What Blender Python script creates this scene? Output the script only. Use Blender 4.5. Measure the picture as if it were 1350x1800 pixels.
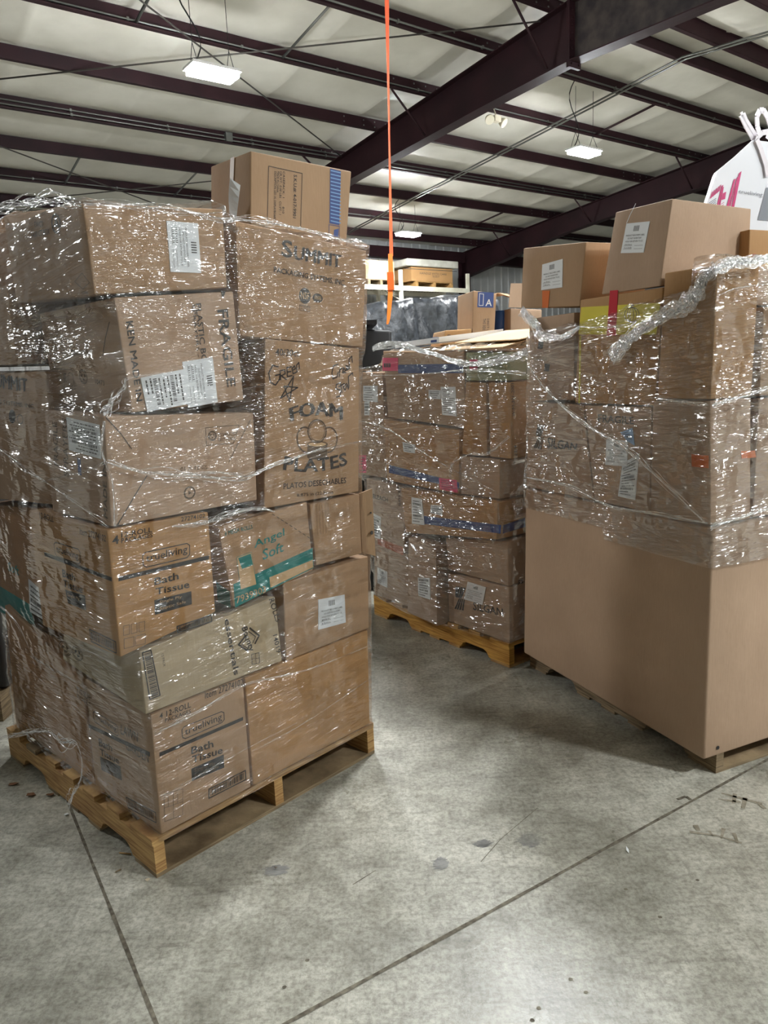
import bpy, bmesh, math, random
from mathutils import Vector, Matrix, noise
from math import sin, cos, pi, radians, sqrt

for o in list(bpy.data.objects):
    bpy.data.objects.remove(o)
S = bpy.context.scene
COL = S.collection
rnd = random.Random(7)

# ------------------------------------------------------------------ camera, world, exposure
FPX, PITCH, ROLL, CAMH = 1290.8, radians(10.732), radians(-2.492), 1.57
FW = Vector((0, cos(PITCH), -sin(PITCH)))
UP0 = Vector((0, sin(PITCH), cos(PITCH)))
RT0 = Vector((1, 0, 0))
RT = RT0 * cos(ROLL) + UP0 * sin(ROLL)
UP = UP0 * cos(ROLL) - RT0 * sin(ROLL)
CAM = Vector((0, 0, CAMH))
cd = bpy.data.cameras.new('camera')
cam = bpy.data.objects.new('camera', cd)
COL.objects.link(cam)
cd.sensor_fit = 'VERTICAL'
cd.sensor_height = 36.0
cd.lens = FPX / 1800 * 36.0
cd.clip_start = .02
cam.matrix_world = Matrix(((RT.x, UP.x, -FW.x, CAM.x), (RT.y, UP.y, -FW.y, CAM.y), (RT.z, UP.z, -FW.z, CAM.z), (0, 0, 0, 1)))
S.camera = cam
S.view_settings.view_transform = 'Standard'
S.view_settings.look = 'None'
S.view_settings.exposure = .75
S.view_settings.gamma = 1.0
S.view_settings.use_curve_mapping = False
LAMP_POWER = 400.0          # emission of the tube lamps
w = bpy.data.worlds.new('world')
S.world = w
w.use_nodes = True
w.node_tree.nodes['Background'].inputs[0].default_value = (.75, .78, .8, 1)
w.node_tree.nodes['Background'].inputs[1].default_value = .06

# lamps of the hall in building coordinates (U along purlins, V along rafters)
LAMPS = [(4.0, 8.35, 4.95), (10.48, 8.3, 4.95), (11.25, 13.9, 4.66), (4.0, -2.9, 4.95), (4.3, 3.6, 4.95),
         (-2.5, 8.3, 4.95), (8.0, -2.9, 4.95), (10.48, 2.7, 4.95)]  # unseen lamp right of the viewer is added for highlights on the film
BANG = radians(36.3)
UD = Vector((cos(BANG), sin(BANG), 0))
VD = Vector((-sin(BANG), cos(BANG), 0))
def B(u, v, z=0.0):
    return UD * u + VD * v + Vector((0, 0, z))
def ray(x, y):
    return FW + RT * ((x - 675) / FPX) - UP * ((y - 900) / FPX)
def hit(x, y, p0, n):
    d = ray(x, y)
    return CAM + d * ((p0 - CAM).dot(n) / d.dot(n))
def hit_z(x, y, z):
    return hit(x, y, Vector((0, 0, z)), Vector((0, 0, 1)))
def hit_roof(x, y, dz=0.0):
    n = Vector((0, 0, 1)) + VD * .105
    return hit(x, y, B(0, 8.2, 5.945 + dz), n)

# ------------------------------------------------------------------ materials
MATS = {}
def s2l(c):
    return tuple((v / 12.92 if v <= .04045 else ((v + .055) / 1.055) ** 2.4) for v in [x / 255 for x in c])
def base_mat(name, rgb, rough=.6, metal=0, spec=.5):
    if name in MATS: return MATS[name]
    m = bpy.data.materials.new(name); m.use_nodes = True
    b = m.node_tree.nodes['Principled BSDF']
    b.inputs['Base Color'].default_value = (*s2l(rgb), 1)
    b.inputs['Roughness'].default_value = rough
    b.inputs['Metallic'].default_value = metal
    b.inputs['Specular IOR Level'].default_value = spec
    MATS[name] = m
    return m
def N(nt, t, **k):
    n = nt.nodes.new(t)
    for a, v in k.items():
        if a in n.inputs: n.inputs[a].default_value = v
        else: setattr(n, a, v)
    return n
def noisy(name, rgb, rgb2, scale=6, stretch=(1, 1, 1), rough=.6, bump=.0, bscale=60, detail=6, metal=0, spec=.4, lo=.35, hi=.65):
    if name in MATS: return MATS[name]
    m = base_mat(name, rgb, rough, metal, spec)
    nt = m.node_tree; b = nt.nodes['Principled BSDF']
    tc = N(nt, 'ShaderNodeTexCoord'); mp = N(nt, 'ShaderNodeMapping')
    mp.inputs['Scale'].default_value = stretch
    nt.links.new(tc.outputs['Object'], mp.inputs[0])
    nz = N(nt, 'ShaderNodeTexNoise', Scale=scale, Detail=detail)
    nt.links.new(mp.outputs[0], nz.inputs['Vector'])
    r = N(nt, 'ShaderNodeValToRGB')
    r.color_ramp.elements[0].position = lo; r.color_ramp.elements[1].position = hi
    r.color_ramp.elements[0].color = (*s2l(rgb), 1); r.color_ramp.elements[1].color = (*s2l(rgb2), 1)
    nt.links.new(nz.outputs[0], r.inputs[0]); nt.links.new(r.outputs[0], b.inputs['Base Color'])
    if bump:
        n2 = N(nt, 'ShaderNodeTexNoise', Scale=bscale, Detail=4.0)
        nt.links.new(mp.outputs[0], n2.inputs['Vector'])
        bp = N(nt, 'ShaderNodeBump', Strength=bump, Distance=.01)
        nt.links.new(n2.outputs[0], bp.inputs['Height']); nt.links.new(bp.outputs[0], b.inputs['Normal'])
    return m
def cardboard(name, rgb):
    if name in MATS: return MATS[name]
    m = base_mat(name, rgb, .72, 0, .35)
    nt = m.node_tree; b = nt.nodes['Principled BSDF']
    tc = N(nt, 'ShaderNodeTexCoord')
    n1 = N(nt, 'ShaderNodeTexNoise', Scale=3.0, Detail=3.0); nt.links.new(tc.outputs['Object'], n1.inputs['Vector'])
    mp = N(nt, 'ShaderNodeMapping'); mp.inputs['Scale'].default_value = (500, 500, 25)
    nt.links.new(tc.outputs['Object'], mp.inputs[0])
    n2 = N(nt, 'ShaderNodeTexNoise', Scale=1.0, Detail=2.0); nt.links.new(mp.outputs[0], n2.inputs['Vector'])
    mx = N(nt, 'ShaderNodeMath', operation='MULTIPLY_ADD'); mx.inputs[1].default_value = .35; mx.inputs[2].default_value = -.0
    nt.links.new(n2.outputs[0], mx.inputs[0])
    ad = N(nt, 'ShaderNodeMath', operation='MULTIPLY_ADD'); ad.inputs[1].default_value = .65
    nt.links.new(n1.outputs[0], ad.inputs[0]); nt.links.new(mx.outputs[0], ad.inputs[2])
    r = N(nt, 'ShaderNodeValToRGB')
    r.color_ramp.elements[0].position = .3; r.color_ramp.elements[1].position = .7
    c = s2l(rgb)
    r.color_ramp.elements[0].color = (c[0] * .88, c[1] * .86, c[2] * .84, 1)
    r.color_ramp.elements[1].color = (c[0] * 1.1, c[1] * 1.1, c[2] * 1.1, 1)
    nt.links.new(ad.outputs[0], r.inputs[0]); nt.links.new(r.outputs[0], b.inputs['Base Color'])
    mp2 = N(nt, 'ShaderNodeMapping'); mp2.inputs['Scale'].default_value = (1, 1, .08)
    nt.links.new(tc.outputs['Object'], mp2.inputs[0])
    n3 = N(nt, 'ShaderNodeTexNoise', Scale=140.0, Detail=3.0); nt.links.new(mp2.outputs[0], n3.inputs['Vector'])
    n4 = N(nt, 'ShaderNodeTexNoise', Scale=9.0, Detail=3.0); nt.links.new(tc.outputs['Object'], n4.inputs['Vector'])
    m3 = N(nt, 'ShaderNodeMath', operation='MULTIPLY_ADD'); m3.inputs[1].default_value = 6.0
    nt.links.new(n4.outputs[0], m3.inputs[0]); nt.links.new(n3.outputs[0], m3.inputs[2])
    bp = N(nt, 'ShaderNodeBump', Strength=.25, Distance=.002)
    nt.links.new(m3.outputs[0], bp.inputs['Height']); nt.links.new(bp.outputs[0], b.inputs['Normal'])
    return m
def film(name, milk=.05, gloss=1.0, fine=1.0, dist=.013):
    if name in MATS: return MATS[name]
    m = bpy.data.materials.new(name); m.use_nodes = True; MATS[name] = m
    nt = m.node_tree; nt.nodes.clear()
    out = N(nt, 'ShaderNodeOutputMaterial')
    uv = N(nt, 'ShaderNodeUVMap'); uv.uv_map = 'UVMap'
    hs = []
    for i, (ang, su, sv, det) in enumerate(((3, 1.1, 50, 2.5), (-7, 1.5, 74, 2.0), (11, 2.0, 36, 2.0), (25, 9.0, 13, 1.0))):
        mp = N(nt, 'ShaderNodeMapping'); mp.inputs['Rotation'].default_value = (0, 0, radians(ang)); 
        nt.links.new(uv.outputs[0], mp.inputs[0])
        mp2 = N(nt, 'ShaderNodeMapping'); mp2.inputs['Scale'].default_value = (su * fine, sv * fine, 1); mp2.inputs['Location'].default_value = (i * 7.3, i * 3.1, 0)
        nt.links.new(mp.outputs[0], mp2.inputs[0])
        nz = N(nt, 'ShaderNodeTexNoise', Scale=1.0, Detail=det, Roughness=.6, Distortion=.6)
        nt.links.new(mp2.outputs[0], nz.inputs['Vector'])
        hs.append(nz)
    a1 = N(nt, 'ShaderNodeMath', operation='ADD'); nt.links.new(hs[0].outputs[0], a1.inputs[0]); nt.links.new(hs[1].outputs[0], a1.inputs[1])
    a2 = N(nt, 'ShaderNodeMath', operation='ADD'); nt.links.new(a1.outputs[0], a2.inputs[0]); nt.links.new(hs[2].outputs[0], a2.inputs[1])
    # folds come in patches: where the film lies taut it stays smooth
    np_ = N(nt, 'ShaderNodeTexNoise', Scale=3.4, Detail=3.0); nt.links.new(uv.outputs[0], np_.inputs['Vector'])
    pr_ = N(nt, 'ShaderNodeValToRGB'); pr_.color_ramp.elements[0].position = .42; pr_.color_ramp.elements[1].position = .62
    pr_.color_ramp.elements[0].color = (.24, .24, .24, 1)
    nt.links.new(np_.outputs[0], pr_.inputs[0])
    pw = N(nt, 'ShaderNodeMath', operation='MULTIPLY'); nt.links.new(a2.outputs[0], pw.inputs[0]); nt.links.new(pr_.outputs[0], pw.inputs[1])
    a3 = N(nt, 'ShaderNodeMath', operation='MULTIPLY_ADD'); a3.inputs[1].default_value = .65
    nt.links.new(hs[3].outputs[0], a3.inputs[0]); nt.links.new(pw.outputs[0], a3.inputs[2]); pw = a3
    bp = N(nt, 'ShaderNodeBump', Strength=1.0, Distance=dist)
    nt.links.new(pw.outputs[0], bp.inputs['Height'])
    tr = N(nt, 'ShaderNodeBsdfTransparent'); tr.inputs[0].default_value = (.97, .97, .975, 1)
    df = N(nt, 'ShaderNodeBsdfDiffuse'); df.inputs[0].default_value = (.85, .87, .9, 1)
    nt.links.new(bp.outputs[0], df.inputs['Normal'])
    gl = N(nt, 'ShaderNodeBsdfGlossy'); gl.inputs['Roughness'].default_value = .12; gl.inputs[0].default_value = (1, 1, 1, 1)
    nt.links.new(bp.outputs[0], gl.inputs['Normal'])
    # thicker overlaps of the film are a little milkier
    rp = N(nt, 'ShaderNodeValToRGB'); rp.color_ramp.elements[0].position = .46; rp.color_ramp.elements[1].position = .72
    rp.color_ramp.elements[0].color = (milk * .3,) * 3 + (1,); rp.color_ramp.elements[1].color = (min(1, milk * 3.0),) * 3 + (1,)
    nt.links.new(hs[0].outputs[0], rp.inputs[0])
    m1 = N(nt, 'ShaderNodeMixShader'); nt.links.new(rp.outputs[0], m1.inputs[0]); nt.links.new(tr.outputs[0], m1.inputs[1]); nt.links.new(df.outputs[0], m1.inputs[2])
    fr = N(nt, 'ShaderNodeFresnel'); fr.inputs['IOR'].default_value = 1.5
    mu = N(nt, 'ShaderNodeMath', operation='MULTIPLY_ADD'); mu.inputs[1].default_value = 1.2 * gloss; mu.inputs[2].default_value = .04 * gloss; mu.use_clamp = True
    nt.links.new(fr.outputs[0], mu.inputs[0])
    lim = N(nt, 'ShaderNodeMath', operation='MINIMUM'); lim.inputs[1].default_value = .45; nt.links.new(mu.outputs[0], lim.inputs[0]); mu = lim
    m2 = N(nt, 'ShaderNodeMixShader'); nt.links.new(mu.outputs[0], m2.inputs[0]); nt.links.new(m1.outputs[0], m2.inputs[1]); nt.links.new(gl.outputs[0], m2.inputs[2])
    nt.links.new(m2.outputs[0], out.inputs[0])
    return m
KRAFT = cardboard('kraft', (168, 138, 107))
KRAFT_Y = cardboard('kraft_golden', (174, 135, 90))
KRAFT_G = cardboard('kraft_grey', (176, 160, 132))
KRAFT_R = cardboard('kraft_rosy', (176, 150, 126))
KRAFT_D = cardboard('kraft_brown', (160, 122, 84))
INK = base_mat('black_ink', (38, 36, 36), .6)
INK2 = base_mat('faded_ink', (104, 88, 72), .7)
INKC = base_mat('charcoal_ink', (66, 64, 62), .6)
PAPER = base_mat('white_paper', (226, 230, 232), .5)
TEAL = base_mat('teal_ink', (20, 118, 112), .6)
BLUE = base_mat('blue_ink', (52, 72, 128), .6)
BLUEL = base_mat('pale_blue_ink', (120, 160, 205), .6)
PINK = base_mat('pink_label', (226, 62, 112), .5)
ORANGE = base_mat('orange_tape', (214, 110, 40), .35)
YELLOW = base_mat('yellow_ink', (214, 200, 50), .55)
RED = base_mat('red_tape', (190, 20, 40), .3)
TAN = base_mat('tan_print', (196, 164, 122), .6)
TAPE = base_mat('brown_tape', (160, 128, 92), .22)
WHITE = base_mat('white_print', (215, 215, 212), .6)
FILM = film('stretch_film', .008, .9, .78, .0165)
FILM_M = film('stretch_film_middle', .012, 1.3, .55, .027)
FILM_G = film('stretch_film_right', .014, 1.7, .58, .030)
FILMD = film('stretch_film_dense', .12, 1.8, 1.5)
WOOD = noisy('pine_wood', (196, 158, 98), (150, 108, 56), 3.0, (14, 14, 90), .65, .3, 20)
WOODX = noisy('pine_wood_side', (190, 154, 98), (140, 100, 56), 4.0, (2, 2, 34), .65, .3, 20)
WOODY = noisy('yellow_pine_wood', (206, 158, 74), (158, 108, 40), 4.0, (2, 2, 34), .6, .3, 20)
WOODG = noisy('grey_weathered_wood', (150, 130, 100), (96, 80, 58), 4.0, (2, 2, 34), .7, .3, 20)
STEEL = noisy('maroon_painted_steel', (46, 23, 28), (34, 16, 21), 2.0, (1, 1, 1), .6, .0, spec=.25)
DUSTY = noisy('dusty_black_steel', (34, 28, 30), (66, 58, 54), 5.0, (1, 1, 1), .7, .1, 30)
GALV = base_mat('galvanised_conduit', (120, 122, 118), .45, .8)
DARKROD = base_mat('dark_rod', (70, 66, 62), .5, .4)
BLACKP = base_mat('black_plastic', (16, 16, 18), .5)
CREAM = noisy('cream_rack_paint', (226, 224, 206), (206, 202, 182), 4, rough=.5)

# ------------------------------------------------------------------ object helpers
def mesh_obj(name, bm, mats, parent=None, loc=None, smooth=False):
    me = bpy.data.meshes.new(name)
    o = bpy.data.objects.new(name, me)
    if loc is None and parent is None:
        xs = [v.co for v in bm.verts]
        if xs:
            mn = Vector((min(c.x for c in xs), min(c.y for c in xs), min(c.z for c in xs)))
            mxv = Vector((max(c.x for c in xs), max(c.y for c in xs), max(c.z for c in xs)))
            loc = Vector(((mn.x + mxv.x) / 2, (mn.y + mxv.y) / 2, mn.z))
    org = loc if loc is not None else (parent.location if parent else Vector())
    # geometry is authored in world space; objects only translate
    bmesh.ops.translate(bm, verts=bm.verts, vec=-org)
    bm.to_mesh(me); bm.free()
    for m in mats: me.materials.append(m)
    if smooth:
        for p in me.polygons: p.use_smooth = True
    COL.objects.link(o)
    if parent is not None:
        o.parent = parent
        # parent chain only has translations
        pw = world_loc(parent)
        o.location = org - pw
    else:
        o.location = org
    return o
def world_loc(o):
    v = o.location.copy()
    while o.parent:
        o = o.parent; v = v + o.location
    return v
def empty(name, loc, label=None, cat=None, group=None):
    o = bpy.data.objects.new(name, None)
    o.empty_display_size = .05
    COL.objects.link(o); o.location = loc
    if label: tag(o, label, cat, group)
    return o
def tag(o, label, cat, group=None):
    o['label'] = label; o['category'] = cat
    if group: o['group'] = group
    return o
def struct(o):
    o['kind'] = 'structure'
    return o
def part(name, bm, mats, parent, smooth=False):
    return mesh_obj(name, bm, mats, parent, loc=world_loc(parent), smooth=smooth)
def quad(bm, ps, mi=0):
    f = bm.faces.new([bm.verts.new(p) for p in ps]); f.material_index = mi
    return f
def hexa(bm, c, mi=0):
    """c[i][j][k] corners"""
    v = [[[bm.verts.new(c[i][j][k]) for k in (0, 1)] for j in (0, 1)] for i in (0, 1)]
    for q in ((v[0][0][0], v[1][0][0], v[1][0][1], v[0][0][1]), (v[1][0][0], v[1][1][0], v[1][1][1], v[1][0][1]),
              (v[1][1][0], v[0][1][0], v[0][1][1], v[1][1][1]), (v[0][1][0], v[0][0][0], v[0][0][1], v[0][1][1]),
              (v[0][0][1], v[1][0][1], v[1][1][1], v[0][1][1]), (v[0][0][0], v[0][1][0], v[1][1][0], v[1][0][0])):
        f = bm.faces.new(q); f.material_index = mi
def obox(bm, o, dx, dy, dz, mi=0):
    c = [[[o + dx * i + dy * j + dz * k for k in (0, 1)] for j in (0, 1)] for i in (0, 1)]
    hexa(bm, c, mi)
def bbox_uv(bm, u0, u1, v0, v1, z0, z1, mi=0):
    obox(bm, B(u0, v0, z0), UD * (u1 - u0), VD * (v1 - v0), Vector((0, 0, z1 - z0)), mi)
def tube(bm, pts, r, n=8, mi=0, caps=True):
    rings = []
    for i, p in enumerate(pts):
        d = (pts[min(i + 1, len(pts) - 1)] - pts[max(i - 1, 0)]).normalized()
        a = d.cross(Vector((0, 0, 1)))
        if a.length < .05: a = d.cross(Vector((1, 0, 0)))
        a.normalize(); b = d.cross(a)
        rr = r[i] if isinstance(r, (list, tuple)) else r
        rings.append([bm.verts.new(p + a * (cos(2 * pi * k / n) * rr) + b * (sin(2 * pi * k / n) * rr)) for k in range(n)])
    for i in range(len(rings) - 1):
        for k in range(n):
            f = bm.faces.new((rings[i][k], rings[i][(k + 1) % n], rings[i + 1][(k + 1) % n], rings[i + 1][k])); f.material_index = mi; f.smooth = True
    if caps:
        for q in (rings[0][::-1], rings[-1]):
            f = bm.faces.new(q); f.material_index = mi

def rounded_hex(bm, c, r=.005, n=5, bulge=.003, mi=0, seed=0):
    """closed box with rounded edges through the 8 corners, its panels slightly bowed"""
    L = [(c[1][0][0] - c[0][0][0]).length, (c[0][1][0] - c[0][0][0]).length, (c[0][0][1] - c[0][0][0]).length]
    def tri(u, v, w):
        a = (c[0][0][0] * (1 - u) + c[1][0][0] * u) * (1 - v) + (c[0][1][0] * (1 - u) + c[1][1][0] * u) * v
        b = (c[0][0][1] * (1 - u) + c[1][0][1] * u) * (1 - v) + (c[0][1][1] * (1 - u) + c[1][1][1] * u) * v
        return a * (1 - w) + b * w
    R = [min(.2, r / l) for l in L]
    def ticks(q):
        return [0, q * .45, q] + [q + (1 - 2 * q) * i / n for i in range(1, n)] + [1 - q, 1 - q * .45, 1]
    T = [ticks(q) for q in R]
    cache = {}
    rr = random.Random(seed); bl = [rr.uniform(.2, 1) * bulge for _ in range(6)]; bl[0] = bl[2] = min(.0003, bulge)
    def vert(u, v, w):
        key = (round(u, 5), round(v, 5), round(w, 5))
        if key in cache: return cache[key]
        q = [u, v, w]; off = []
        for a in range(3):
            cl = min(max(q[a], R[a]), 1 - R[a]); off.append((q[a] - cl) * L[a])
        l = sqrt(sum(x * x for x in off))
        if l > r:
            for a in range(3):
                cl = min(max(q[a], R[a]), 1 - R[a]); q[a] = cl + off[a] / l * r / L[a]
        p = tri(*q)
        # panels bow outward towards their middle
        for a, (x, y) in enumerate(((v, w), (u, w), (u, v))):
            if (u, v, w)[a] in (0, 1):
                s_ = 16 * x * (1 - x) * y * (1 - y) * bl[a * 2 + int((u, v, w)[a])]
                ax = [tri(1, .5, .5) - tri(0, .5, .5), tri(.5, 1, .5) - tri(.5, 0, .5), tri(.5, .5, 1) - tri(.5, .5, 0)][a].normalized()
                p = p + ax * (s_ if (u, v, w)[a] == 1 else -s_)
        cache[key] = bm.verts.new(p)
        return cache[key]
    for a in range(3):
        b_, c_ = [x for x in range(3) if x != a]
        for side in (0, 1):
            for i in range(len(T[b_]) - 1):
                for j in range(len(T[c_]) - 1):
                    vs = []
                    for (x, y) in ((T[b_][i], T[c_][j]), (T[b_][i + 1], T[c_][j]), (T[b_][i + 1], T[c_][j + 1]), (T[b_][i], T[c_][j + 1])):
                        k = [0, 0, 0]; k[a] = side; k[b_] = x; k[c_] = y
                        vs.append(vert(*k))
                    if (side == 0) == (a != 1): vs = vs[::-1]
                    try:
                        f = bm.faces.new(vs); f.material_index = mi; f.smooth = True
                    except ValueError: pass

# ------------------------------------------------------------------ printing on flat faces
class Face:
    """flat face of a thing; photo coordinates are cast onto its plane"""
    def __init__(s, p0, p1, p2, n):
        s.p0 = p0; s.n = (p1 - p0).cross(p2 - p0).normalized()
        if s.n.dot(n) < 0: s.n = -s.n
    def px(s, q, off=.0012):
        p = hit(q[0], q[1], s.p0, s.n)
        return p + s.n * off
def bil(q, u, v):
    return (q[0] * (1 - u) + q[1] * u) * (1 - v) + (q[3] * (1 - u) + q[2] * u) * v
TXT = {}
def text_mesh(s, bold):
    key = (s, bold)
    if key in TXT: return TXT[key]
    cu = bpy.data.curves.new('t', 'FONT'); cu.body = s; cu.resolution_u = 2; cu.size = 1
    cu.offset = bold * .5
    ob = bpy.data.objects.new('t', cu)
    me = bpy.data.meshes.new_from_object(ob)
    vs = [(v.co.x, v.co.y) for v in me.vertices]; fs = [list(p.vertices) for p in me.polygons]
    bpy.data.objects.remove(ob); bpy.data.curves.remove(cu); bpy.data.meshes.remove(me)
    x0 = min(v[0] for v in vs); x1 = max(v[0] for v in vs); y0 = min(v[1] for v in vs); y1 = max(v[1] for v in vs)
    vs = [((x - x0) / (x1 - x0), (y - y0) / (y1 - y0)) for x, y in vs]
    TXT[key] = (vs, fs)
    return TXT[key]
class Pr:
    """collects printing as (points, material) polygons"""
    def __init__(s, bm, mats):
        s.bm = bm; s.mats = mats
    def mi(s, m):
        if m not in s.mats: s.mats.append(m)
        return s.mats.index(m)
    def q4(s, face, q, off):
        p = [face.px(k, off) for k in q]
        if len(p) == 3: p = [p[0], p[1], p[1] + p[2] - p[0], p[2]]
        return p
    def text(s, face, t, q, m=INK, bold=.0, warp=0, off=.0016):
        p = s.q4(face, q, off) if face else q
        if 'M' in t and bold > 0:
            # heavy strokes built from two slightly shifted impressions
            e = min(.012, bold * .35) * 6 / max(3, len(t)); d = (p[1] - p[0]) * e; g = (p[3] - p[0]) * .02
            for k_ in (-1, 1): s.text(None, t, [x + d * k_ + g * k_ for x in p], m, 0, warp)
            return
        vs, fs = text_mesh(t, bold); k = s.mi(m)
        bv = [s.bm.verts.new(bil(p, u, v + warp * (1 - (2 * u - 1) ** 2))) for u, v in vs]
        for f in fs:
            try: s.bm.faces.new([bv[i] for i in f]).material_index = k
            except ValueError: pass
    def poly(s, face, q, m=INK, off=.0010):
        p = s.q4(face, q, off) if len(q) <= 4 else [face.px(k, off) for k in q]
        f = s.bm.faces.new([s.bm.verts.new(x) for x in p]); f.material_index = s.mi(m)
    def line(s, face, pts, m=INK, wd=.003, closed=False, off=.0014):
        P = [face.px(k, off) for k in pts]
        if closed: P.append(P[0])
        k = s.mi(m)
        for a, b in zip(P, P[1:]):
            d = b - a
            if d.length < 1e-6: continue
            t = face.n.cross(d).normalized() * wd / 2; e = d.normalized() * wd * .3
            quad(s.bm, [a - e - t, b + e - t, b + e + t, a - e + t], k)
    def frame(s, face, q, m=INK, wd=.003):
        s.line(face, q, m, wd, True)
    def rframe(s, face, q, m=INK, wd=.003):
        c = []
        for i in range(4):
            a, b, d = q[i], q[(i - 1) % 4], q[(i + 1) % 4]
            c.append((a[0] * .82 + b[0] * .18, a[1] * .82 + b[1] * .18) if i % 2 == 0 else (a[0] * .94 + b[0] * .06, a[1] * .94 + b[1] * .06))
            c.append((a[0] * .94 + d[0] * .06, a[1] * .94 + d[1] * .06) if i % 2 == 0 else (a[0] * .82 + d[0] * .18, a[1] * .82 + d[1] * .18))
        s.line(face, c, m, wd, True)
    def ell(s, face, c, ex, ey, m=INK, wd=.003, fill=False, n=24, a0=0, a1=360):
        full = a1 - a0 >= 360
        pts = [(c[0] + ex[0] * cos(t) + ey[0] * sin(t), c[1] + ex[1] * cos(t) + ey[1] * sin(t)) for t in [radians(a0 + (a1 - a0) * i / n) for i in range(n + (0 if full else 1))]]
        if fill:
            f = s.bm.faces.new([s.bm.verts.new(face.px(p, .0012)) for p in pts]); f.material_index = s.mi(m)
        else: s.line(face, pts, m, wd, full)
    def barcode(s, face, q, m=INK, n=22, frame=True):
        p = s.q4(face, q, .0013); k = s.mi(m); u = .04; r = random.Random(int(q[0][0]))
        while u < .95:
            d = r.choice((.008, .014, .022)); quad(s.bm, [bil(p, u, .18), bil(p, u + d, .18), bil(p, u + d, .88), bil(p, u, .88)], k)
            u += d + r.choice((.01, .018, .028)) * 22 / n
        if frame:
            s.frame(face, q if len(q) == 4 else [q[0], q[1], (q[1][0] + q[2][0] - q[0][0], q[1][1] + q[2][1] - q[0][1]), q[2]], m, .004)
    def recycle(s, face, c, ex, ey, m=INK2):
        s.ell(face, c, ex, ey, m, .003)
        s.ell(face, c, (ex[0] * .8, ex[1] * .8), (ey[0] * .8, ey[1] * .8), m, .0015)
        for a in (90, 210, 330):
            P = [(c[0] + ex[0] * r * cos(radians(a + d)) + ey[0] * r * sin(radians(a + d)), c[1] + ex[1] * r * cos(radians(a + d)) + ey[1] * r * sin(radians(a + d))) for r, d in ((.62, -42), (.62, 10), (.3, 45), (.3, -30))]
            s.poly(face, P, m)
    def silgan(s, face, q, m=INKC):
        p = s.q4(face, q, .0014); k = s.mi(m)
        for u in (0.0, .24, .5, .76):
            quad(s.bm, [bil(p, u * .9, .0), bil(p, u * .9 + .17, .0), bil(p, u * .55 + .45, .50), bil(p, u * .55 + .37, .50)], k)
            quad(s.bm, [bil(p, u * .55 + .02, .52), bil(p, u * .55 + .16, .52), bil(p, u * .9 + .17, 1.0), bil(p, u * .9 - .0, 1.0)], k)

# ------------------------------------------------------------------ stacks
class Stack:
    def __init__(s, ox, oy, th):
        s.o = Vector((ox, oy, 0)); s.e1 = Vector((cos(th), sin(th), 0)); s.e2 = Vector((-sin(th), cos(th), 0)); s.c = []
    def P(s, a, b, z): return s.o + s.e1 * a + s.e2 * b + Vector((0, 0, z))
    def az(s, x, y, b=0.0):
        p = hit(x, y, s.P(0, b, 0), s.e2) - s.o; return (p.dot(s.e1), p.z)
    def bz(s, x, y, a=0.0):
        p = hit(x, y, s.P(a, 0, 0), s.e1) - s.o; return (p.dot(s.e2), p.z)
SL = Stack(-.7831, 2.1136, .81157)
SM = Stack(.63025, 3.6768, .63428)
SG = Stack(1.2325, 2.5802, .41206)

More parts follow.
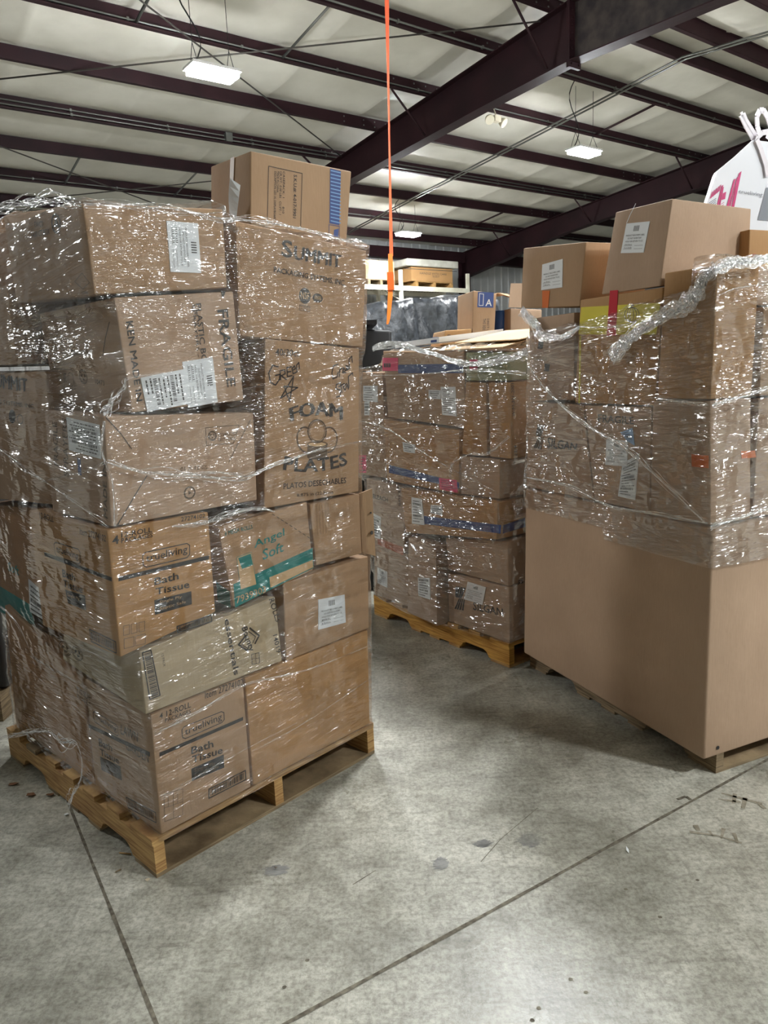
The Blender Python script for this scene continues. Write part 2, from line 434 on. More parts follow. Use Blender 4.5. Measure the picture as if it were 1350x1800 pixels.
class Carton:
    def __init__(s, st, kind, q, d0, d1, label, mat=KRAFT, cat='cardboard box', group=None, name='cardboard_box', back=None, r=.005, bulge=.0025, seed=None, reg=True):
        """kind R: q=[bl,br,tr,tl] in (a,z), d0..d1 = b. kind L: q=[far-bl, near-br, near-tr, far-tl] in (b,z), d0..d1 = a."""
        s.st = st; P = st.P
        bk = back or q
        if kind == 'R':
            c = [[[P(q[0][0], d0, q[0][1]), P(q[3][0], d0, q[3][1])], [P(bk[0][0], d1, bk[0][1]), P(bk[3][0], d1, bk[3][1])]],
                 [[P(q[1][0], d0, q[1][1]), P(q[2][0], d0, q[2][1])], [P(bk[1][0], d1, bk[1][1]), P(bk[2][0], d1, bk[2][1])]]]
        else:
            c = [[[P(d0, q[1][0], q[1][1]), P(d0, q[2][0], q[2][1])], [P(d0, q[0][0], q[0][1]), P(d0, q[3][0], q[3][1])]],
                 [[P(d1, bk[1][0], bk[1][1]), P(d1, bk[2][0], bk[2][1])], [P(d1, bk[0][0], bk[0][1]), P(d1, bk[3][0], bk[3][1])]]]
        s.c = c
        if reg:
            for i in (0, 1):
                for j in (0, 1):
                    lo, hi = c[i][j][0], c[i][j][1]
                    st.c.append((lo, hi))
        s.R = Face(c[0][0][0], c[1][0][0], c[0][0][1], -st.e2)
        s.L = Face(c[0][0][0], c[0][1][0], c[0][0][1], -st.e1)
        s.mats = [mat]; s.bm = bmesh.new()
        rounded_hex(s.bm, c, r, 5, bulge, 0, seed if seed is not None else int(abs(q[0][0] * 1000) + d0 * 100))
        s.p = Pr(s.bm, s.mats)
        s.base = sum((c[i][j][0] for i in (0, 1) for j in (0, 1)), Vector()) / 4
        s.base.z = min(c[i][j][0].z for i in (0, 1) for j in (0, 1))
        s.parts = []; s.label = label; s.cat = cat; s.group = group; s.name = name
    def lab(s, face, q, rows=8, code=True, head=True, m=PAPER, name='shipping_label', label=None, lift=.002, seed=1):
        """paper sticker with printed lines; q = bl,br,tr,tl in reading direction"""
        bm = bmesh.new(); mats = [m]; pr = Pr(bm, mats)
        p = pr.q4(face, q, lift); n = face.n * .0008
        c = [[[p[0] - n * 2, p[0] + n], [p[3] - n * 2, p[3] + n]], [[p[1] - n * 2, p[1] + n], [p[2] - n * 2, p[2] + n]]]
        hexa(bm, [[[c[i][j][k] for k in (0, 1)] for j in (0, 1)] for i in (0, 1)])
        pp = [x + n * 1.6 for x in p]; k = pr.mi(INKC); r = random.Random(seed + int(q[0][0]))
        def bar(u0, u1, v0, v1): quad(bm, [bil(pp, u0, v0), bil(pp, u1, v0), bil(pp, u1, v1), bil(pp, u0, v1)], k)
        if head:
            # recovery label: small framed mark on top, three lines of capitals, then hand-filled rules
            for x in range(5):
                bar(.38 + x * .05, .38 + x * .05 + .025, .72, .9)
            for i, t in enumerate(('PRODUCT RECOVERY LABEL', 'DO NOT INVENTORY', 'HOLD FOR RETURN TO DC')):
                w_ = (.4, .3, .38)[i]; v = .56 - i * .1
                pr.text(None, t, [bil(pp, .5 - w_, v), bil(pp, .5 + w_, v), bil(pp, .5 + w_, v + .055), bil(pp, .5 - w_, v + .055)], INKC)
            for v in (.24, .13):
                bar(.08, .45, v, v + .008); bar(.55, .92, v, v + .008)
                u = .12
                while u < .42:
                    bar(u, u + .015, v + .02, v + .02 + r.uniform(.03, .06)); u += r.uniform(.03, .05)
        else:
            for i in range(rows):
                v = .06 + .88 * i / rows; hgt = .88 / rows
                if code and i % 4 == 2:
                    u = .1
                    while u < .85:
                        d = r.choice((.01, .02, .03)); bar(u, u + d, v, v + hgt * .85); u += d + r.choice((.012, .02))
                else:
                    u = .06 + r.uniform(0, .1)
                    e = r.uniform(.5, .95)
                    while u < e:
                        d = r.uniform(.02, .1); bar(u, min(u + d, .95), v + hgt * .25, v + hgt * .6); u += d + .02
        s.parts.append((name, bm, mats, label)); return s
    def tape(s, face, q, m=TAPE, name='packing_tape', label=None):
        bm = bmesh.new(); mats = [m]; pr = Pr(bm, mats)
        p = pr.q4(face, q, .0020); n = face.n * .0006
        hexa(bm, [[[p[0] - n * 2, p[0] + n], [p[3] - n * 2, p[3] + n]], [[p[1] - n * 2, p[1] + n], [p[2] - n * 2, p[2] + n]]])
        s.parts.append((name, bm, mats, label)); return s
    def done(s):
        if s.parts:
            e = empty(s.name, s.base, s.label, s.cat, s.group)
            part('carton_body', s.bm, s.mats, e)
            for nm, bm, mats, lb in s.parts:
                o = part(nm, bm, mats, e)
                if lb: o['label'] = lb
            return e
        o = mesh_obj(s.name, s.bm, s.mats, None, loc=s.base)
        return tag(o, s.label, s.cat, s.group)

# ================================================================== THE HALL
U0, U1, V0, V1 = -8.0, 25.0, -6.5, 17.3
RIDGE = 6.75
def zroof(v):
    """height of the underside of the purlins"""
    return 5.945 - .105 * (abs(v - RIDGE) - (8.2 - RIDGE))
def concrete():
    m = bpy.data.materials.new('worn_concrete'); m.use_nodes = True
    nt = m.node_tree; b = nt.nodes['Principled BSDF']
    tc = N(nt, 'ShaderNodeTexCoord')
    def nz(sc, det, st=(1, 1, 1), rot=0, rough=.55, dist=0):
        mp = N(nt, 'ShaderNodeMapping'); mp.inputs['Scale'].default_value = st; mp.inputs['Rotation'].default_value = (0, 0, rot)
        nt.links.new(tc.outputs['Object'], mp.inputs[0])
        n = N(nt, 'ShaderNodeTexNoise', Scale=sc, Detail=det, Roughness=rough, Distortion=dist); nt.links.new(mp.outputs[0], n.inputs['Vector']); return n
    def ramp(n, a, b_, ca, cb):
        r = N(nt, 'ShaderNodeValToRGB'); r.color_ramp.elements[0].position = a; r.color_ramp.elements[1].position = b_
        r.color_ramp.elements[0].color = ca; r.color_ramp.elements[1].color = cb; nt.links.new(n.outputs[0], r.inputs[0]); return r
    def mix(a, b_, f, t='MULTIPLY'):
        x = N(nt, 'ShaderNodeMixRGB', blend_type=t); x.inputs[0].default_value = f
        nt.links.new(a.outputs[0], x.inputs[1]); nt.links.new(b_.outputs[0], x.inputs[2]); return x
    big = ramp(nz(1.3, 8, rough=.62, dist=.4), .34, .64, (*s2l((128, 126, 116)), 1), (*s2l((198, 197, 186)), 1))
    mid = ramp(nz(9, 9, rough=.7), .36, .60, (.62, .61, .58, 1), (1.08, 1.08, 1.07, 1))
    fine = ramp(nz(60, 6, rough=.75), .38, .58, (.52, .51, .48, 1), (1.08, 1.08, 1.08, 1))
    scr = ramp(nz(5, 8, (1, 9, 1), .5, .7), .34, .47, (.60, .59, .58, 1), (1, 1, 1, 1))
    scr2 = ramp(nz(6, 8, (10, 1, 1), .2, .7), .33, .46, (.62, .61, .60, 1), (1, 1, 1, 1))
    x = mix(big, mid, .8); x = mix(x, fine, .8); x = mix(x, scr, .6); x = mix(x, scr2, .5)
    nt.links.new(x.outputs[0], b.inputs['Base Color'])
    rr = ramp(nz(2.2, 7), .3, .7, (.24, .24, .24, 1), (.44, .44, .44, 1)); nt.links.new(rr.outputs[0], b.inputs['Roughness'])
    b.inputs['Specular IOR Level'].default_value = .5
    bp = N(nt, 'ShaderNodeBump', Strength=.25, Distance=.004); nt.links.new(nz(45, 6, rough=.7).outputs[0], bp.inputs['Height']); nt.links.new(bp.outputs[0], b.inputs['Normal'])
    return m
JOINT = noisy('dark_joint_grit', (74, 68, 58), (120, 114, 100), 40, rough=.9)
STAIN = noisy('tyre_smudge', (112, 112, 114), (150, 149, 142), 60, (1, 12, 1), .6)
RESIDUE = noisy('tape_residue', (124, 117, 100), (158, 152, 137), 30, rough=.8)
bm = bmesh.new()
n = 30
obox(bm, B(U0, V0, -.12), UD * (U1 - U0), VD * (V1 - V0), Vector((0, 0, .12)))
def floor_line(pts, wd, mi, z=.0012, jit=.2):
    P = [hit_z(x, y, z) for x, y in pts] if len(pts[0]) == 2 else [Vector(p) for p in pts]
    for a, b_ in zip(P, P[1:]):
        k = max(1, int((b_ - a).length / .05)); t = Vector((-(b_ - a).y, (b_ - a).x, 0)).normalized()
        L_ = []
        for i in range(k + 1):
            p = a.lerp(b_, i / k); ww = wd * (1 + jit * (noise.noise(p * 9) * 2)) / 2
            L_.append((bm.verts.new(p - t * ww), bm.verts.new(p + t * ww)))
        for (p, q), (r_, s_) in zip(L_, L_[1:]):
            bm.faces.new((p, r_, s_, q)).material_index = mi
ja, jb = hit_z(600, 1745.6, .0012), hit_z(1322, 1350, .0012)
d = (jb - ja).normalized()
floor_line([tuple(ja - d * 3), tuple(jb + d * 9)], .011, 1)
ja, jb = hit_z(122, 1416, .0012), hit_z(275, 1800, .0012)
d = (jb - ja).normalized()
floor_line([tuple(ja - d * 9), tuple(jb + d * 1.0)], .010, 1)
floor_line([(660, 1530 - 0), (620, 1555)], .003, 1)
floor_line([(945, 1420), (880, 1475), (845, 1515)], .0022, 1)
def blob(px, rx, ry, mi, z=.001):
    c = hit_z(px[0], px[1], z); vs = []
    for i in range(22):
        t = 2 * pi * i / 22; k = 1 + .3 * noise.noise(Vector((cos(t) * 2 + px[0], sin(t) * 2, 0)))
        vs.append(bm.verts.new(c + Vector((cos(t) * rx * k, sin(t) * ry * k, 0))))
    bm.faces.new(vs).material_index = mi
for q, rx, ry in (((485, 1531), .05, .025), ((933, 1476), .045, .04), ((774, 1519), .03, .03), ((850, 1483), .035, .02)):
    c_ = hit_z(q[0], q[1], .0011); rq = random.Random(int(q[0]))
    for i in range(16):
        y_ = (i / 15 - .5) * 2; x_ = rx * sqrt(max(.05, 1 - y_ * y_)) * rq.uniform(.5, 1.1)
        floor_line([tuple(c_ + Vector((-x_ + rq.uniform(-.01, .01), y_ * ry, 0))), tuple(c_ + Vector((x_, y_ * ry + .004, 0)))], .0028, 2, jit=.8)
for q in ((947, 1772), (935, 1793), (540, 1688), (500, 1735), (1030, 1744), (1003, 1721), (1226, 1547), (1160, 1612), (1100, 1563)):
    blob(q, .006, .005, 1)
for l in ([(1212, 1462), (1262, 1469), (1304, 1482)], [(1222, 1450), (1228, 1460)], [(1246, 1460), (1254, 1470)], [(1272, 1456), (1268, 1474)], [(1290, 1464), (1297, 1482)], [(1262, 1404), (1302, 1410)], [(1268, 1394), (1340, 1413)],
          [(1292, 1395), (1290, 1412)], [(1310, 1402), (1306, 1421)], [(1335, 1413), (1345, 1422)]):
    floor_line(l, .012, 3, jit=.5)
floor_line([(1190, 1405), (1206, 1400), (1215, 1406)], .012, 1)
fl = struct(mesh_obj('floor', bm, [concrete(), JOINT, STAIN, RESIDUE], loc=Vector((0, 0, 0))))

# ceiling: vinyl-faced insulation draped over the purlins
PURL = [RIDGE + .33, 8.2, 9.57, 10.94, 12.31, 13.70, 15.08, 16.4]
PURL_ALL = sorted(PURL + [2 * RIDGE - v for v in PURL])
VINYL = noisy('white_vinyl_insulation', (206, 203, 192), (222, 219, 209), 1.5, (1, 1, 1), .45, .25, 8, spec=.4)
def ceil_mesh():
    bm = bmesh.new()
    us = []
    u = U0
    while u < U1: us += [u, u + .05, u + .10, u + .45, u + .95, u + 1.4]; u += 1.524 if False else 1.75
    us = sorted(set(us + [U1]))
    us = [x for x in us if x <= U1]
    edges = [V0] + [v for v in PURL_ALL if v > V0] + [V1]
    vs = []
    for a, b_ in zip(edges, edges[1:]):
        vs += [a + (b_ - a) * t for t in (0, .06, .15, .3, .5, .7, .85, .94)]
    vs.append(V1)
    grid = []
    for v in vs:
        k = max([e for e in edges if e <= v + 1e-6]); j = edges.index(k); e2 = edges[min(j + 1, len(edges) - 1)]
        t = (v - k) / (e2 - k) if e2 > k else 0
        sag = .07 * (1 - (2 * t - 1) ** 4) if (e2 - k) > .8 else .01
        row = []
        for i, u in enumerate(us):
            seam = ((u - U0) % 1.75); s_ = .022 if abs(seam - .05) < .01 else 0
            z = zroof(v) + .215 - sag * (.8 + .4 * noise.noise(Vector((u * .9, v * .9, 0)))) - s_ * min(1, sag / .04) + .012 * noise.noise(Vector((u * 5, v * 1.2, 3)))
            row.append(bm.verts.new(B(u, v, z)))
        grid.append(row)
    for r0, r1 in zip(grid, grid[1:]):
        for i in range(len(us) - 1):
            f = bm.faces.new((r0[i], r1[i], r1[i + 1], r0[i + 1])); f.smooth = True
    return bm
struct(mesh_obj('ceiling', ceil_mesh(), [VINYL], loc=Vector((0, 0, 0))))

# back wall of ribbed white panels and the other walls of the hall
PANEL = noisy('ribbed_white_panel', (186, 188, 188), (170, 172, 172), 2, rough=.45, spec=.4)
def rib_wall(nm, p, d, L, H, inward):
    bm = bmesh.new(); x = 0; prof = []
    while x < L:
        prof += [(x, 0), (x + .12, 0), (x + .15, .035), (x + .20, .035), (x + .23, 0)]; x += .305
    prof.append((L, 0))
    pv = [(bm.verts.new(p + d * a + inward * b_), bm.verts.new(p + d * a + inward * b_ + Vector((0, 0, H)))) for a, b_ in prof]
    for (a, b_), (c_, e_) in zip(pv, pv[1:]): bm.faces.new((a, c_, e_, b_))
    return struct(mesh_obj(nm, bm, [PANEL], loc=p.copy()))
rib_wall('wall_back', B(U0, V1, 0), UD, U1 - U0, 5.25, -VD)
rib_wall('wall_right', B(U1, V0, 0), VD, V1 - V0, 6.4, -UD)
rib_wall('wall_left', B(U0, V0, 0), VD, V1 - V0, 6.4, UD)
rib_wall('wall_front', B(U0, V0, 0), UD, U1 - U0, 5.1, VD)

# roof purlins (Z sections), one object each, running along U
def purlin(v, depth=.2):
    bm = bmesh.new(); z = zroof(v); s_ = 1 if v > RIDGE else -1
    prof = [(-.07, z + .02), (-.07, z), (0, z), (0, z + depth), (.07, z + depth), (.07, z + depth - .006), (.006, z + depth - .006), (.006, z + .006), (-.064, z + .006), (-.064, z + .02)]
    prof = [(a * s_, b_) for a, b_ in prof]
    A_ = [bm.verts.new(B(U0 + .05, v + a, b_)) for a, b_ in prof]; Z_ = [bm.verts.new(B(U1 - .05, v + a, b_)) for a, b_ in prof]
    n = len(prof)
    for i in range(n): bm.faces.new((A_[i], A_[(i + 1) % n], Z_[(i + 1) % n], Z_[i]))
    # lap splices over the rafters with their bolts
    for uu in (.55, 8.3, 15.95):
        for k in (-.75, -.35, -.12, .12, .35, .75):
            for zz in (.06, .14):
                obox(bm, B(uu + k, v - .012, z + zz), UD * .02, VD * .024, Vector((0, 0, .02)), 1)
    bmesh.ops.recalc_face_normals(bm, faces=bm.faces)
    return struct(mesh_obj('roof_purlin', bm, [STEEL, GALV], loc=B(8, v, z)))
for v in PURL_ALL:
    if v > V0: purlin(v)
bm = bmesh.new(); bbox_uv(bm, U0, U1, V1 - .28, V1 - .06, 4.72, 5.02); struct(mesh_obj('eave_strut', bm, [STEEL]))

def zbot(v):
    pts = [(-6.6, 4.2), (-3, 4.75), (0, 5.05), (4.83, 5.33), (6.75, 5.385), (8.3, 5.30), (11.7, 5.07), (13.2, 4.92), (16.7, 4.33), (17.2, 4.25)]
    for (a, za), (b_, zb) in zip(pts, pts[1:]):
        if a <= v <= b_: return za + (zb - za) * (v - a) / (b_ - a)
    return 4.2
def rafter(u, idx):
    e = empty('roof_rafter', B(u, V1 - .3, 0)); e['kind'] = 'structure'
    bm = bmesh.new()
    vs = [V0 + .1, -3, 0, 3, 4.83, RIDGE, 8.3, 10, 11.7, 13.2, 15, 16.7, V1 - .1]
    for a, b_ in zip(vs, vs[1:]):
        mi = 1 if b_ <= RIDGE + .01 and a > 2 else 0
        def seg(u0, u1, f0, f1):
            c = [[[B(uu, vv, (f0 if k == 0 else f1)(vv)) for k in (0, 1)] for vv in (a, b_)] for uu in (u0, u1)]
            hexa(bm, c, mi)
        seg(u - .006, u + .006, zbot, lambda v: zroof(v) - .002)
        mi = 0
        seg(u - .11, u + .11, zbot, lambda v: zbot(v) + .014)
        seg(u - .11, u + .11, lambda v: zroof(v) - .016, lambda v: zroof(v) - .002)
    part('rafter_beam', bm, [STEEL, DUSTY], e)
    bm = bmesh.new()
    for k in (-.022, .002):
        bbox_uv(bm, u - .115, u + .115, RIDGE + k, RIDGE + k + .02, zbot(RIDGE) - .07, zroof(RIDGE) - .02)
    for zz in [zbot(RIDGE) - .04 + .09 * i for i in range(8)]:
        for uu in (-.08, .06): bbox_uv(bm, u + uu, u + uu + .025, RIDGE - .04, RIDGE + .04, zz, zz + .025)
    part('splice_plate', bm, [STEEL], e)
    for v in (RIDGE + .33, 9.6, 12.31, 15.08, 3.93):
        for s_ in (-1,):
            bm = bmesh.new(); tube(bm, [B(u + s_ * .75, v + .02, zroof(v) + .03), B(u + s_ * .1, v + .02, zbot(v) + .04)], .022, 4)
            part('flange_brace', bm, [STEEL], e)
    # column under the knee
    bm = bmesh.new()
    bbox_uv(bm, u - .13, u + .13, V1 - .36, V1 - .345, 0, 4.4); bbox_uv(bm, u - .13, u + .13, V1 - .12, V1 - .105, 0, 5.0)
    bbox_uv(bm, u - .006, u + .006, V1 - .345, V1 - .12, 0, 4.9)
    part('column', bm, [STEEL], e)
    return e
for i, u in enumerate((.55, 8.3, 15.95)): rafter(u, i)

# tension rods crossing under the roof
def rod(p, q, lab, ext0=None, ext1=None):
    a, b_ = hit_roof(*p, -.03), hit_roof(*q, -.03)
    d = (b_ - a)
    au, bu = a.dot(UD), b_.dot(UD)
    if ext0 is not None: a2 = a + d * ((ext0 - au) / (bu - au)); 
    else: a2 = a
    b2 = a + d * ((ext1 - au) / (bu - au)) if ext1 is not None else b_
    bm = bmesh.new(); tube(bm, [a2, b2], .011, 6)
    return struct(mesh_obj('brace_rod', bm, [DARKROD]))
rod((0, 139), (965, 36), '', .66, 8.2)
rod((259, 10), (586, 264), '', .9, 8.2)
rod((0, 257), (250, 350), '', .66, 8.2)
rod((110, 345), (386, 317), '', .66, 8.2)
# blocking bars between purlins
for u, va, vb in ((3.55, 8.2, 9.57), (5.55, 8.2, 9.57), (4.0, 13.7, 15.08), (6.1, 13.7, 15.08), (12.3, 8.2, 9.57), (14.2, 13.7, 15.08)):
    bm = bmesh.new()
    tube(bm, [B(u, va, zroof(va) + .03), B(u + .06, vb, zroof(vb) + .03)], .022, 4)
    struct(mesh_obj('purlin_brace_bar', bm, [GALV if u < 12 else STEEL]))
# electrical conduits clipped along the purlins
def conduit(v, zo, off, lab):
    bm = bmesh.new(); s_ = -1
    tube(bm, [B(U0 + .2, v - off, zroof(v) + zo), B(U1 - .2, v - off, zroof(v) + zo)], .013, 8)
    u = U0 + 1
    while u < U1 - 1:
        bbox_uv(bm, u, u + .03, v - off - .02, v - off + .02, zroof(v) + zo - .02, zroof(v) + zo + .02, 0); u += 1.5
    return tag(mesh_obj('electrical_conduit', bm, [GALV]), lab, 'conduit')
conduit(8.2, .03, .09, 'thin conduit along the first purlin below the roof ridge')
conduit(9.57, .06, .03, 'single grey conduit clipped to the purlin above the two bright lamps')
conduit(12.31, .12, .03, 'upper of the two grey conduits on the fourth purlin from the ridge')
conduit(12.31, .05, .06, 'lower of the two grey conduits on the fourth purlin from the ridge')
conduit(15.08, .06, .03, 'grey conduit clipped to the far purlin near the back wall')
bm = bmesh.new(); bbox_uv(bm, 6.0, 6.12, 12.2, 12.28, zroof(12.31) + .02, zroof(12.31) + .16)
tag(mesh_obj('junction_box', bm, [GALV]), 'small grey junction box on the twin conduits left of the rafter', 'junction box')
for i, (off, lab) in enumerate(((0, 'left one of the pair of long conduits crossing under all purlins'), (.11, 'right one of the pair of long conduits crossing under all purlins'))):
    bm = bmesh.new()
    P = []
    for v in (16.9, 12, 9.7, 7.6, 6.9, 5, 1, -4):
        P.append(B(10.98 + off, v, zroof(v) - .055 - .0))
    tube(bm, P, .016, 8)
    tag(mesh_obj('electrical_conduit', bm, [GALV]), lab, 'conduit')

# ------------------------------------------------------------------ lamps
LAMPM = bpy.data.materials.new('lamp_diffuser'); LAMPM.use_nodes = True
nt = LAMPM.node_tree; nt.nodes.clear()
o_ = N(nt, 'ShaderNodeOutputMaterial'); em = N(nt, 'ShaderNodeEmission'); em.inputs[0].default_value = (.96, .99, 1.0, 1); em.inputs[1].default_value = LAMP_POWER
nt.links.new(em.outputs[0], o_.inputs[0])
LABL = ['bright hanging strip lamp at upper left, left of the orange strap', 'bright hanging strip lamp at right, below the twin conduits',
        'small far strip lamp beside the orange strap above the rack']
for i, (u, v, z) in enumerate(LAMPS):
    e = empty('strip_lamp', B(u, v, z), LABL[i] if i < 3 else 'hanging strip lamp out of frame, %s' % {3: 'behind the viewer toward the right stack', 4: 'above the middle stack, nearer than the ridge', 5: 'far left of the left stack', 6: 'added right of the viewer for film highlights', 7: 'right of the right stack'}[i], 'lamp', 'strip lamps hung from the purlins')
    bm = bmesh.new(); bbox_uv(bm, u - .29, u + .29, v - .15, v + .15, z + .045, z + .075); part('housing', bm, [base_mat('white_steel', (225, 226, 224), .4)], e)
    for k in (-.07, .07):
        bm = bmesh.new(); rounded_hex(bm, [[[B(uu, vv, zz) for zz in (z - .01, z + .04)] for vv in (v + k - .06, v + k + .06)] for uu in (u - .27, u + .27)], .015, 3, 0); part('diffuser', bm, [LAMPM], e)
    zt = zroof(max(v, 2 * RIDGE - v) if False else v)
    for k in (-.22, .22):
        bm = bmesh.new()
        tube(bm, [B(u + k, v - .1, z + .075), B(u + k, v, z + .3), B(u + k, v, zt)], .004, 5)
        tube(bm, [B(u + k, v + .1, z + .075), B(u + k, v, z + .3)], .004, 5)
        part('hanger_wire', bm, [BLACKP], e)
    bm = bmesh.new(); P = []
    for t in range(11):
        s_ = t / 10; P.append(B(u - .22 + .12 * sin(s_ * pi * 2), v + .03, z + .08 + (zt - z) * s_)); 
    tube(bm, P, .008, 6); part('power_cord', bm, [BLACKP], e)
# twin-head emergency light on the purlin
c = hit(872, 210, B(0, 9.4, 0), VD)
e = empty('emergency_light', c, 'twin-head emergency light hanging from the purlin right of the rafter', 'emergency light')
EMW = base_mat('aged_white_plastic', (205, 198, 176), .5)
bm = bmesh.new(); obox(bm, c - UD * .07 - VD * .05 - Vector((0, 0, .04)), UD * .14, VD * .1, Vector((0, 0, .09))); tube(bm, [c + Vector((0, 0, .04)), c + Vector((0, 0, .10)) - UD * .02, c + Vector((0, 0, .17)) - UD * .06], .01, 6); part('battery_case', bm, [EMW], e)
for s_ in (-1, 1):
    bm = bmesh.new(); p = c + UD * (.16 * s_) - Vector((0, 0, .02)); d = (UD * s_ * .4 - VD + Vector((0, 0, -.8))).normalized()
    tube(bm, [p - d * .07, p - d * .05, p, p + d * .035], [.02, .055, .075, .078], 14)
    tube(bm, [c, p - d * .05], .012, 6)
    part('lamp_head', bm, [EMW], e)

# ================================================================== PALLETS
def pallet(st, lab, mats, L=1.219, Wd=1.016, notch=True):
    e = empty('wooden_pallet', st.P(Wd / 2, L / 2, 0), lab, 'pallet')
    P = st.P; rr = random.Random(3)
    def bx(bm, a0, a1, b0, b1, z0, z1): obox(bm, P(a0, b0, z0), st.e1 * (a1 - a0), st.e2 * (b1 - b0), Vector((0, 0, z1 - z0)))
    z0, z1, z2, z3 = .0, .014, .116, .137
    # stringers with rounded fork notches
    for a in (0.0, Wd / 2 - .019, Wd - .038):
        prof = [(0, z1)]
        for c0 in (.152, .152 + .229 + .457):
            prof += [(c0, z1), (c0 + .02, z1 + .028), (c0 + .045, z1 + .038), (c0 + .184, z1 + .038), (c0 + .209, z1 + .028), (c0 + .229, z1)]
        prof += [(L, z1), (L, z2), (0, z2)]
        bm = bmesh.new(); n_ = len(prof)
        A_ = [bm.verts.new(P(a, b_, z)) for b_, z in prof]; Z_ = [bm.verts.new(P(a + .038, b_, z)) for b_, z in prof]
        for i in range(n_): bm.faces.new((A_[i], Z_[i], Z_[(i + 1) % n_], A_[(i + 1) % n_]))
        from mathutils.geometry import tessellate_polygon
        tri = tessellate_polygon([[Vector((b_, z, 0)) for b_, z in prof]])
        for t in tri:
            bm.faces.new([A_[i] for i in t]); bm.faces.new([Z_[i] for i in t])
        bmesh.ops.recalc_face_normals(bm, faces=bm.faces)
        part('stringer', bm, [mats[1]], e)
    wds = [.14, .09, .09, .09, .09, .09, .14]; gap = (L - sum(wds)) / 6; b_ = 0
    for w_ in wds:
        bm = bmesh.new(); bx(bm, rr.uniform(-.006, .004), Wd + rr.uniform(-.004, .006), b_, b_ + w_, z2, z3); b_ += w_ + gap
        part('top_board', bm, [mats[0] if rr.random() < .7 else mats[2]], e)
    for b_, w_ in ((0, .14), (.39, .09), (.565, .09), (.74, .09), (L - .14, .14)):
        bm = bmesh.new(); bx(bm, 0, Wd, b_, b_ + w_, z0, z1); part('bottom_board', bm, [mats[2]], e)
    return e
pallet(SL, 'yellow wooden pallet under the left wrapped stack of boxes', (WOODX, WOODX, WOODG))
pallet(SM, 'yellow notched wooden pallet under the middle wrapped stack', (WOODY, WOODY, WOODX))
pallet(SG, 'grey-brown pallet mostly hidden under the large plain carton', (WOODG, WOODG, WOODG))

# ================================================================== LEFT STACK
G_ = 'cartons wrapped on the left pallet'
SLP = 'left pallet'
# bottom tier
c = Carton(SL, 'R', [(.03, .14), (.388, .14), (.392, .553), (.04, .55)], 0, .455, 'kraft bath tissue carton at the bottom front corner of the left pallet', KRAFT, seed=1)
R, L, p = c.R, c.L, c.p
p.poly(R, [(280, 1330), (427, 1266), (427, 1260), (280, 1323)], INK)
p.rframe(R, [(321, 1300), (394, 1268), (393, 1249), (319, 1279)])
p.text(R, 'trueliving', [(325, 1296), (390, 1268), (389, 1253), (324, 1281)], INK, .01)
p.text(R, 'Bath', [(336, 1326), (375, 1313), (374, 1300), (336, 1313)], INK, .03)
p.text(R, 'Tissue', [(337, 1342), (391, 1324), (391, 1311), (337, 1329)], INK, .03)
p.poly(R, [(337, 1373), (394, 1349), (393, 1326), (336, 1351)], INK)
p.text(R, 'Single Ply', [(341, 1359), (378, 1345), (378, 1338), (341, 1351)], INK2, .01, off=.0022)
p.text(R, 'Septic Safe', [(341, 1368), (384, 1351), (384, 1344), (341, 1361)], INK2, .01, off=.0022)
p.barcode(R, [(367, 1403), (432, 1370), (431, 1354), (367, 1387)])
p.text(R, 'Item 27274102', [(360, 1228), (427, 1204), (427, 1192), (360, 1216)], INK)
p.text(R, '4 12-ROLL', [(280, 1264), (335, 1243), (335, 1233), (280, 1254)], INK, .01)
p.text(R, 'PACKAGES', [(290, 1270), (335, 1253), (335, 1246), (290, 1263)], INK, .01)
p.frame(R, [(289, 1444), (321, 1432), (321, 1386), (288, 1397)], INK2, .0015)
for q in ([(289, 1420), (321, 1409)], [(305, 1438), (304, 1392)], [(296, 1417), (295, 1400)], [(312, 1411), (312, 1394)]): p.line(R, q, INK2, .0015)
p.poly(L, [(144, 1273), (264, 1330), (264, 1322), (143, 1266)], INK)
p.rframe(L, [(166, 1268), (209, 1295), (207, 1275), (164, 1249)])
p.text(L, 'trueliving', [(169, 1266), (206, 1289), (205, 1276), (168, 1254)], INK, .01)
p.text(L, 'Bath', [(175, 1311), (198, 1321), (197, 1309), (174, 1297)], INK, .03)
p.text(L, 'Tissue', [(177, 1327), (210, 1343), (209, 1331), (176, 1315)], INK, .03)
p.poly(L, [(179, 1353), (215, 1372), (212, 1347), (176, 1329)], INK)
p.text(L, 'LAWN', [(213, 1290), (243, 1304), (243, 1288), (213, 1273)], INKC)
p.text(L, 'GARDEN', [(222, 1317), (262, 1341), (262, 1327), (222, 1303)], INKC)
p.barcode(L, [(226, 1419), (275, 1446), (274, 1428), (222, 1401)])
c.done()
Carton(SL, 'R', [(.397, .14), (.998, .14), (1.012, .545), (.40, .548)], 0, .5, 'plain golden-brown carton at bottom right of the left pallet', KRAFT_Y).done()
Carton(SL, 'R', [(.5, .14), (.99, .14), (.99, .53), (.5, .53)], .51, 1.15, 'plain carton at the hidden back corner of the left pallet', KRAFT_D).done()
c = Carton(SL, 'L', [(1.19, .14), (.46, .14), (.458, .545), (1.12, .70)], .03, .49, 'tall dark brown carton at the bottom left side of the left pallet', KRAFT_D)
c.p.text(c.L, 'TISSUE', [(135, 1216), (160, 1232), (160, 1222), (135, 1206)], INK2)
c.p.text(c.L, 'ROLLS', [(136, 1226), (160, 1242), (160, 1235), (136, 1219)], INK2)
c.done()
